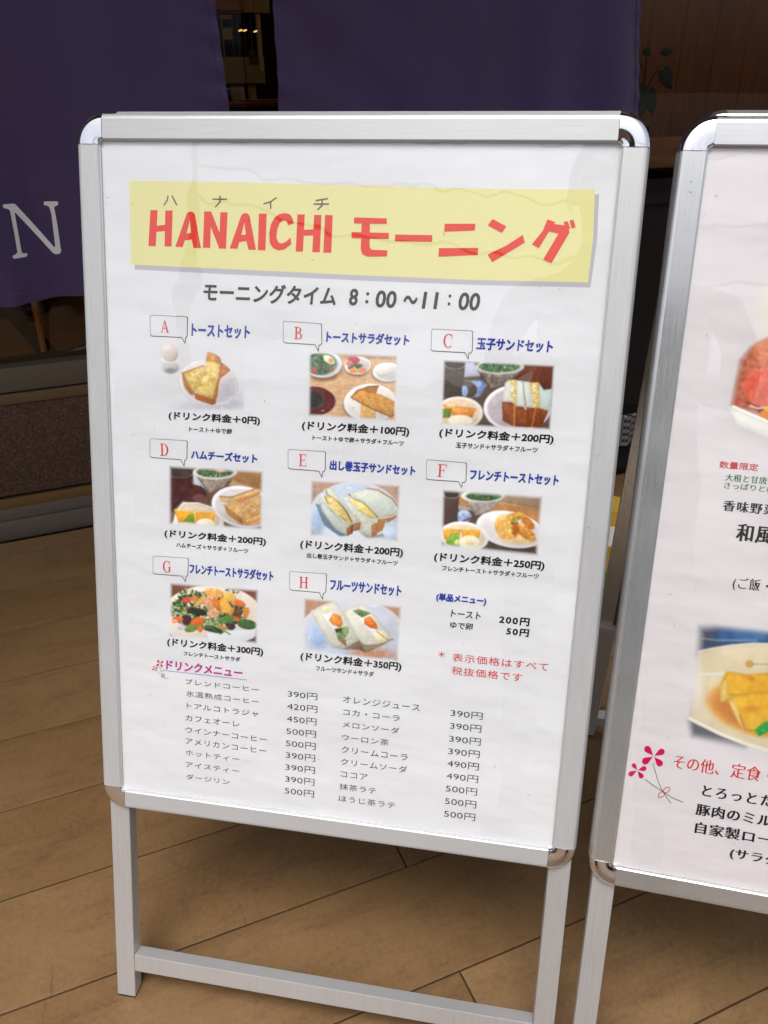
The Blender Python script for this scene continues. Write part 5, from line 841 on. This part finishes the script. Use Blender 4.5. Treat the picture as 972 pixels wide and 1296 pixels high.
p.ell(602, 375, 84, 98, (238, 176, 78), rot=-12, soft=9, tex=.14, col2=(246, 200, 108)); p.ell(640, 445, 82, 42, (236, 176, 80), rot=-10, soft=9, tex=.14, col2=(246, 206, 120)); p.ell(580, 300, 38, 26, (250, 222, 150), soft=14); p.ell(690, 292, 82, 36, (238, 190, 92), rot=-6, soft=9, tex=.14, col2=(226, 160, 66)); p.ell(795, 345, 70, 36, (214, 126, 56), rot=48, soft=8, tex=.2); p.ell(770, 425, 112, 44, (216, 134, 56), rot=38, soft=8, tex=.2, col2=(236, 172, 86)); p.ell(690, 395, 32, 60, (196, 108, 44), rot=10, soft=12); p.specks(700, 385, 170, 100, [(176, 92, 36), (250, 220, 150), (206, 120, 50)], 80, 9, al=.55); p.specks(715, 320, 60, 30, [(90, 130, 60), (110, 150, 70)], 18, 10); p.ell(665, 348, 16, 10, (80, 120, 70), soft=5)
p.ell(255, 462, 210, 128, (244, 243, 240), rot=8, soft=5); p.ell(250, 462, 184, 104, (232, 214, 184), rot=8, soft=9, tex=.04); p.poly([(62, 395), (232, 404), (192, 452), (90, 494)], (250, 176, 44), soft=6, tex=.08, col2=(254, 196, 76)); p.poly([(228, 408), (392, 404), (382, 474), (240, 474)], (250, 170, 46), soft=6, tex=.08, col2=(254, 192, 76)); p.line([(64, 396), (390, 406)], 6, (252, 214, 130)); p.poly([(92, 512), (140, 442), (218, 430), (206, 510), (214, 548), (130, 548)], (130, 182, 62), soft=7, tex=.2, col2=(156, 200, 90)); p.ell(196, 512, 22, 26, (222, 224, 150), soft=10); p.ell(302, 512, 90, 62, (244, 237, 208), soft=5, tex=.04); p.ring(302, 512, 86, 58, 4, (226, 212, 160)); p.ell(302, 515, 34, 20, (230, 214, 160), soft=18); p.done([(72, 68), (912, 128), (872, 622), (60, 536)])

# G: French toast salad
p = Pic('pG', 260, (132, 80, 62)); p.ell(470, 370, 480, 292, (240, 228, 212), soft=8, col2=(230, 220, 206), ts=80); p.poly([(420, 520), (900, 480), (900, 660), (420, 640)], (222, 226, 228), soft=50); p.poly([(790, 612), (860, 585), (905, 540), (905, 650)], (110, 64, 50), soft=6)
MIX = GR + [(55, 50, 42), (86, 40, 52), (110, 140, 66), (150, 170, 100), (66, 84, 50), (200, 196, 160)]
p.specks(440, 330, 372, 190, MIX, 260, 34, rot=6, al=.95); p.specks(440, 330, 372, 190, MIX + [(236, 120, 50), (180, 110, 60)], 240, 17, rot=6, al=.9); p.specks(250, 170, 110, 60, MIX + [(70, 36, 40), (200, 160, 80)], 70, 15); p.specks(640, 140, 100, 30, [(220, 226, 220), (110, 140, 90), (60, 60, 56)], 40, 14)
p.ell(335, 328, 100, 34, (56, 58, 42), rot=8, tex=.3); p.ell(232, 222, 44, 26, (226, 84, 62), tex=.12); p.ell(300, 205, 42, 20, (240, 130, 50)); p.ell(235, 402, 46, 56, (84, 44, 56), tex=.3); p.ell(344, 420, 70, 36, (242, 112, 50), rot=-14, tex=.12); p.ell(365, 494, 24, 32, (242, 118, 44)); p.ell(150, 400, 54, 26, (240, 112, 60), tex=.12); p.ell(120, 420, 30, 20, (246, 170, 140)); p.ell(570, 482, 60, 18, (240, 128, 52)); p.ell(700, 392, 42, 22, (238, 112, 50), rot=30); p.ell(800, 335, 26, 48, (244, 140, 46), rot=14); p.ell(725, 244, 72, 30, (240, 130, 52), rot=22, tex=.12)
p.ell(280, 490, 66, 32, (116, 146, 62), rot=-12, tex=.3); p.ell(612, 402, 74, 34, (92, 134, 66), rot=-14, tex=.3); p.ell(808, 450, 92, 46, (72, 108, 58), rot=8, tex=.25); p.ell(660, 470, 36, 34, (70, 52, 60), tex=.3); p.ell(495, 500, 94, 26, (52, 66, 48), rot=16, tex=.2); p.line([(405, 478), (470, 482), (560, 545)], 4, (110, 140, 80)); p.ell(180, 482, 34, 22, (196, 192, 216), tex=.2); p.line([(430, 440), (520, 470), (650, 545)], 8, (110, 165, 90)); p.line([(100, 345), (240, 355), (300, 370)], 8, (120, 170, 90)); p.line([(120, 280), (190, 250), (210, 320)], 8, (110, 160, 84)); p.line([(225, 100), (235, 160)], 7, (120, 165, 80)); p.ell(715, 340, 46, 40, (110, 74, 52), tex=.35)
p.poly([(292, 285), (330, 232), (404, 156), (424, 200), (408, 240), (330, 282)], (244, 186, 92), soft=7, tex=.08, col2=(250, 204, 124)); p.ell(496, 150, 90, 44, (244, 172, 82), rot=8, soft=8, tex=.1, col2=(250, 196, 116)); p.ell(455, 240, 58, 58, (226, 156, 112), soft=9, tex=.14, col2=(238, 190, 156)); p.poly([(498, 190), (552, 215), (560, 330), (500, 290), (478, 240)], (238, 136, 54), soft=9, tex=.14); p.poly([(540, 205), (604, 190), (690, 322), (664, 358), (560, 334)], (248, 174, 58), soft=7, tex=.08, col2=(252, 192, 84)); p.ell(642, 188, 62, 42, (248, 200, 96), rot=14, soft=7, tex=.08); p.ell(490, 345, 60, 44, (230, 160, 106), soft=8, tex=.12, col2=(242, 206, 170)); p.ell(545, 205, 16, 10, (130, 50, 20)); p.done([(80, 62), (905, 126), (895, 628), (76, 556)])

# H: fruit sandwich
p = Pic('pH', 240, (196, 148, 120)); p.ell(470, 400, 492, 338, (202, 205, 218), soft=7, col2=(210, 212, 224), ts=120); p.ring(470, 400, 490, 336, 8, (234, 228, 222)); p.ell(170, 400, 90, 110, (176, 196, 232), soft=70); p.ell(640, 560, 210, 52, (196, 146, 120), soft=40, tex=.05); p.ell(300, 560, 150, 40, (190, 204, 236), soft=50); p.ell(680, 125, 12, 10, (250, 250, 250)); p.line([(85, 400), (80, 430)], 6, (240, 242, 250))
p.poly([(400, 515), (530, 440), (545, 405), (600, 548), (540, 520)], (140, 110, 92), soft=14)
p.poly([(94, 160), (186, 136), (280, 90), (332, 90), (400, 180), (540, 402), (530, 440), (420, 492), (400, 516), (308, 502), (180, 330)], (230, 228, 212), soft=6, tex=.06, col2=(216, 214, 196), ts=10); p.poly([(186, 150), (250, 140), (310, 180), (392, 290), (440, 350), (430, 430), (360, 436), (262, 290), (205, 205)], (246, 246, 244), soft=8); p.ell(240, 156, 44, 36, (242, 230, 196), rot=-20, soft=8, tex=.08); p.poly([(300, 188), (372, 212), (392, 280), (372, 318), (300, 292), (264, 250)], (248, 142, 42), soft=5, tex=.08, col2=(252, 162, 66)); p.line([(300, 200), (330, 300)], 3, (255, 200, 130)); p.poly([(318, 330), (442, 305), (446, 362), (402, 422), (350, 430)], (128, 162, 92), soft=6, tex=.2, col2=(160, 186, 124)); p.poly([(320, 330), (390, 322), (380, 350), (330, 365)], (70, 78, 56), soft=9, tex=.3); p.specks(390, 372, 36, 30, [(40, 50, 34), (190, 206, 160)], 26, 5); p.poly([(308, 502), (372, 470), (430, 425), (540, 402), (530, 440), (420, 492), (400, 516)], (208, 202, 176), soft=6, tex=.08); p.poly([(350, 430), (420, 425), (425, 490), (400, 470)], (160, 120, 84), soft=10, tex=.2)
p.poly([(392, 170), (452, 138), (570, 98), (622, 128), (740, 280), (852, 422), (762, 450), (704, 472), (604, 546), (540, 432), (430, 242)], (232, 230, 214), soft=6, tex=.06, col2=(218, 216, 198), ts=10); p.poly([(480, 176), (560, 150), (626, 182), (722, 332), (806, 432), (704, 446), (600, 316)], (247, 246, 244), soft=8); p.poly([(484, 164), (540, 150), (648, 186), (610, 210), (568, 228), (520, 196)], (126, 160, 104), soft=6, tex=.2); p.specks(566, 190, 44, 18, [(40, 56, 36), (60, 76, 50)], 22, 6); p.poly([(588, 232), (640, 212), (702, 290), (708, 334), (640, 318), (588, 282)], (244, 122, 40), soft=5, tex=.1, col2=(250, 146, 62)); p.ell(735, 402, 66, 44, (242, 228, 188), rot=32, soft=8, tex=.06, shade=(226, 200, 140)); p.line([(700, 350), (800, 430), (850, 424)], 4, (150, 130, 90)); p.poly([(604, 546), (540, 432), (592, 476), (704, 472), (850, 424), (722, 496)], (160, 142, 118), soft=8, tex=.1); p.done([(38, 55), (918, 130), (890, 625), (28, 525)])

# second poster: red stew (runs on to the right) and tofu in broth
p = Pic('R1', 200, (222, 212, 214), 2, (222, 213, 215)); p.ell(560, 430, 150, 160, (230, 224, 200), soft=170); p.ell(330, 1010, 90, 24, (196, 184, 180), rot=20, soft=50)
p.poly([(300, 660), (350, 600), (430, 556), (640, 530), (640, 990), (430, 940), (255, 885)], (206, 122, 92), soft=34, tex=.12, col2=(190, 96, 76)); p.ell(470, 620, 110, 66, (226, 128, 84), soft=16, tex=.12); p.ell(600, 700, 60, 80, (200, 90, 60), soft=16, tex=.1); p.ell(425, 790, 112, 100, (228, 98, 76), soft=8, tex=.08, col2=(232, 116, 92)); p.ell(585, 830, 110, 90, (214, 84, 60), soft=9, tex=.1); p.specks(420, 660, 100, 60, [(244, 180, 120), (180, 80, 50)], 40, 7, al=.6)
p.poly([(330, 866), (400, 892), (440, 890), (640, 930), (640, 1000), (430, 950)], (124, 50, 34), soft=14, tex=.2); p.ell(432, 925, 44, 24, (238, 136, 34), soft=8); p.ell(428, 896, 20, 12, (240, 190, 60), soft=6); p.line([(345, 882), (380, 896), (410, 892)], 4, (250, 220, 190)); p.poly([(225, 876), (262, 888), (430, 962), (640, 1010), (640, 1080), (420, 1046), (280, 985)], (242, 238, 230), soft=14, tex=.02); p.line([(262, 886), (430, 960), (640, 1008)], 8, (252, 250, 246)); p.done([(262, 560), (420, 240), (700, 200), (700, 1200), (420, 1060), (215, 960), (200, 880)], 90)
p = Pic('R2', 220, (222, 212, 214), 2, (222, 213, 215)); p.poly([(250, 150), (420, 150), (830, 195), (1300, 235), (1300, 400), (210, 390)], (72, 118, 172), soft=40, col2=(58, 96, 146), ts=160); p.poly([(240, 130), (380, 160), (400, 380), (210, 390)], (78, 82, 98), soft=110); p.poly([(260, 290), (830, 290), (830, 340), (230, 380)], (66, 80, 108), soft=50); p.line([(270, 255), (400, 272), (750, 272)], 5, (170, 190, 214), .8)
p.poly([(140, 940), (300, 1010), (660, 1180), (640, 1215), (420, 1175), (180, 1110)], (104, 104, 112), soft=60)
p.poly([(232, 372), (360, 342), (520, 315), (720, 298), (830, 300), (1300, 310), (1300, 1290), (1000, 1260), (830, 1232), (640, 1175), (430, 1090), (270, 1010), (150, 950), (180, 700)], (228, 210, 178), soft=8, tex=.02, col2=(220, 200, 166), ts=200); p.line([(232, 366), (360, 340), (520, 314), (720, 297), (830, 300), (1300, 312)], 8, (246, 240, 226)); p.poly([(240, 548), (480, 540), (480, 575), (240, 580)], (244, 236, 218), soft=18); p.line([(150, 940), (270, 1000), (430, 1080), (640, 1165), (830, 1222), (1300, 1290)], 26, (243, 234, 216)); p.ell(230, 700, 50, 200, (232, 220, 198), soft=60)
p.ell(860, 850, 540, 262, (232, 170, 78), rot=8, soft=46, tex=.04); p.ell(800, 880, 440, 190, (206, 126, 66), rot=14, soft=70, tex=.06); p.ell(684, 472, 35, 30, (214, 164, 82), soft=6); p.ring(684, 472, 30, 26, 6, (196, 138, 60)); p.line([(720, 474), (1250, 482)], 4, (150, 120, 90), .7)
p.poly([(478, 545), (520, 540), (640, 562), (900, 545), (1300, 540), (1300, 735), (640, 742), (500, 790), (430, 805), (424, 660)], (238, 184, 52), soft=8, tex=.06, col2=(232, 170, 46), ts=80); p.poly([(424, 655), (478, 600), (498, 640), (500, 735), (540, 748), (430, 808)], (236, 196, 104), soft=12, tex=.1); p.line([(480, 545), (520, 545), (640, 565)], 6, (226, 150, 60)); p.line([(510, 735), (640, 742), (700, 730)], 5, (196, 130, 40)); p.ell(700, 600, 30, 20, (222, 140, 40), soft=24)
p.poly([(502, 790), (560, 745), (700, 722), (1300, 705), (1300, 1060), (720, 1085), (640, 1065), (580, 950)], (238, 186, 58), soft=8, tex=.05, col2=(232, 172, 46), ts=80); p.poly([(502, 790), (560, 800), (600, 900), (690, 1075), (640, 1065), (570, 950)], (244, 208, 120), soft=12, tex=.06); p.line([(600, 915), (625, 985), (650, 1045), (720, 1052)], 13, (216, 110, 40), .8); p.ell(705, 860, 60, 26, (224, 146, 46), soft=34)
p.poly([(728, 1045), (790, 990), (1000, 900), (1010, 1000), (850, 1060), (765, 1102)], (44, 160, 66), soft=9, tex=.15, col2=(80, 185, 90)); p.done([(235, 150), (420, 130), (1300, 215), (1300, 1310), (830, 1262), (500, 1180), (150, 1120), (120, 930), (200, 700)], 120)

# little flecks of grime on the posters and frames
def flecks(stand, poster, n, seed):
    r = random.Random(seed); mb = MB()
    for _ in range(n):
        x, y = r.uniform(.01, PW - .01), r.uniform(.01, PH - .01); l = r.uniform(.0004, .0022); a = r.uniform(0, pi); w = r.uniform(.0002, .0005)
        dx, dy = cos(a) * l, sin(a) * l; mb.add([(x - dx - dy * w / l, y - dy + dx * w / l, -.0042), (x + dx, y + dy, -.0042), (x + dx * .4 + dy * w / l, y + dy * .4 - dx * w / l, -.0042)], [(0, 1, 2)])
    for x, y in ((-.0145, .778), (.006, .755), (PW + .003, .52), (PW + .006, .50), (PW + .002, .41)):
        for _ in range(3):
            a = r.uniform(0, pi); l = r.uniform(.0006, .0022); xx = x + r.uniform(-.003, .003); yy = y + r.uniform(-.006, .006); z_ = .0002 if (xx < -.001 or xx > PW + .001) else -.0042
            mb.add([(xx - cos(a) * l, yy - sin(a) * l, z_), (xx + cos(a) * l, yy + sin(a) * l, z_), (xx + .0004, yy + .0005, z_)], [(0, 1, 2)])
    o = mb.build('grime_flecks', INK['time'], poster); tag(o, kind='stuff')
flecks(stand1, poster1, 46, 4); flecks(stand2, poster2, 50, 9)
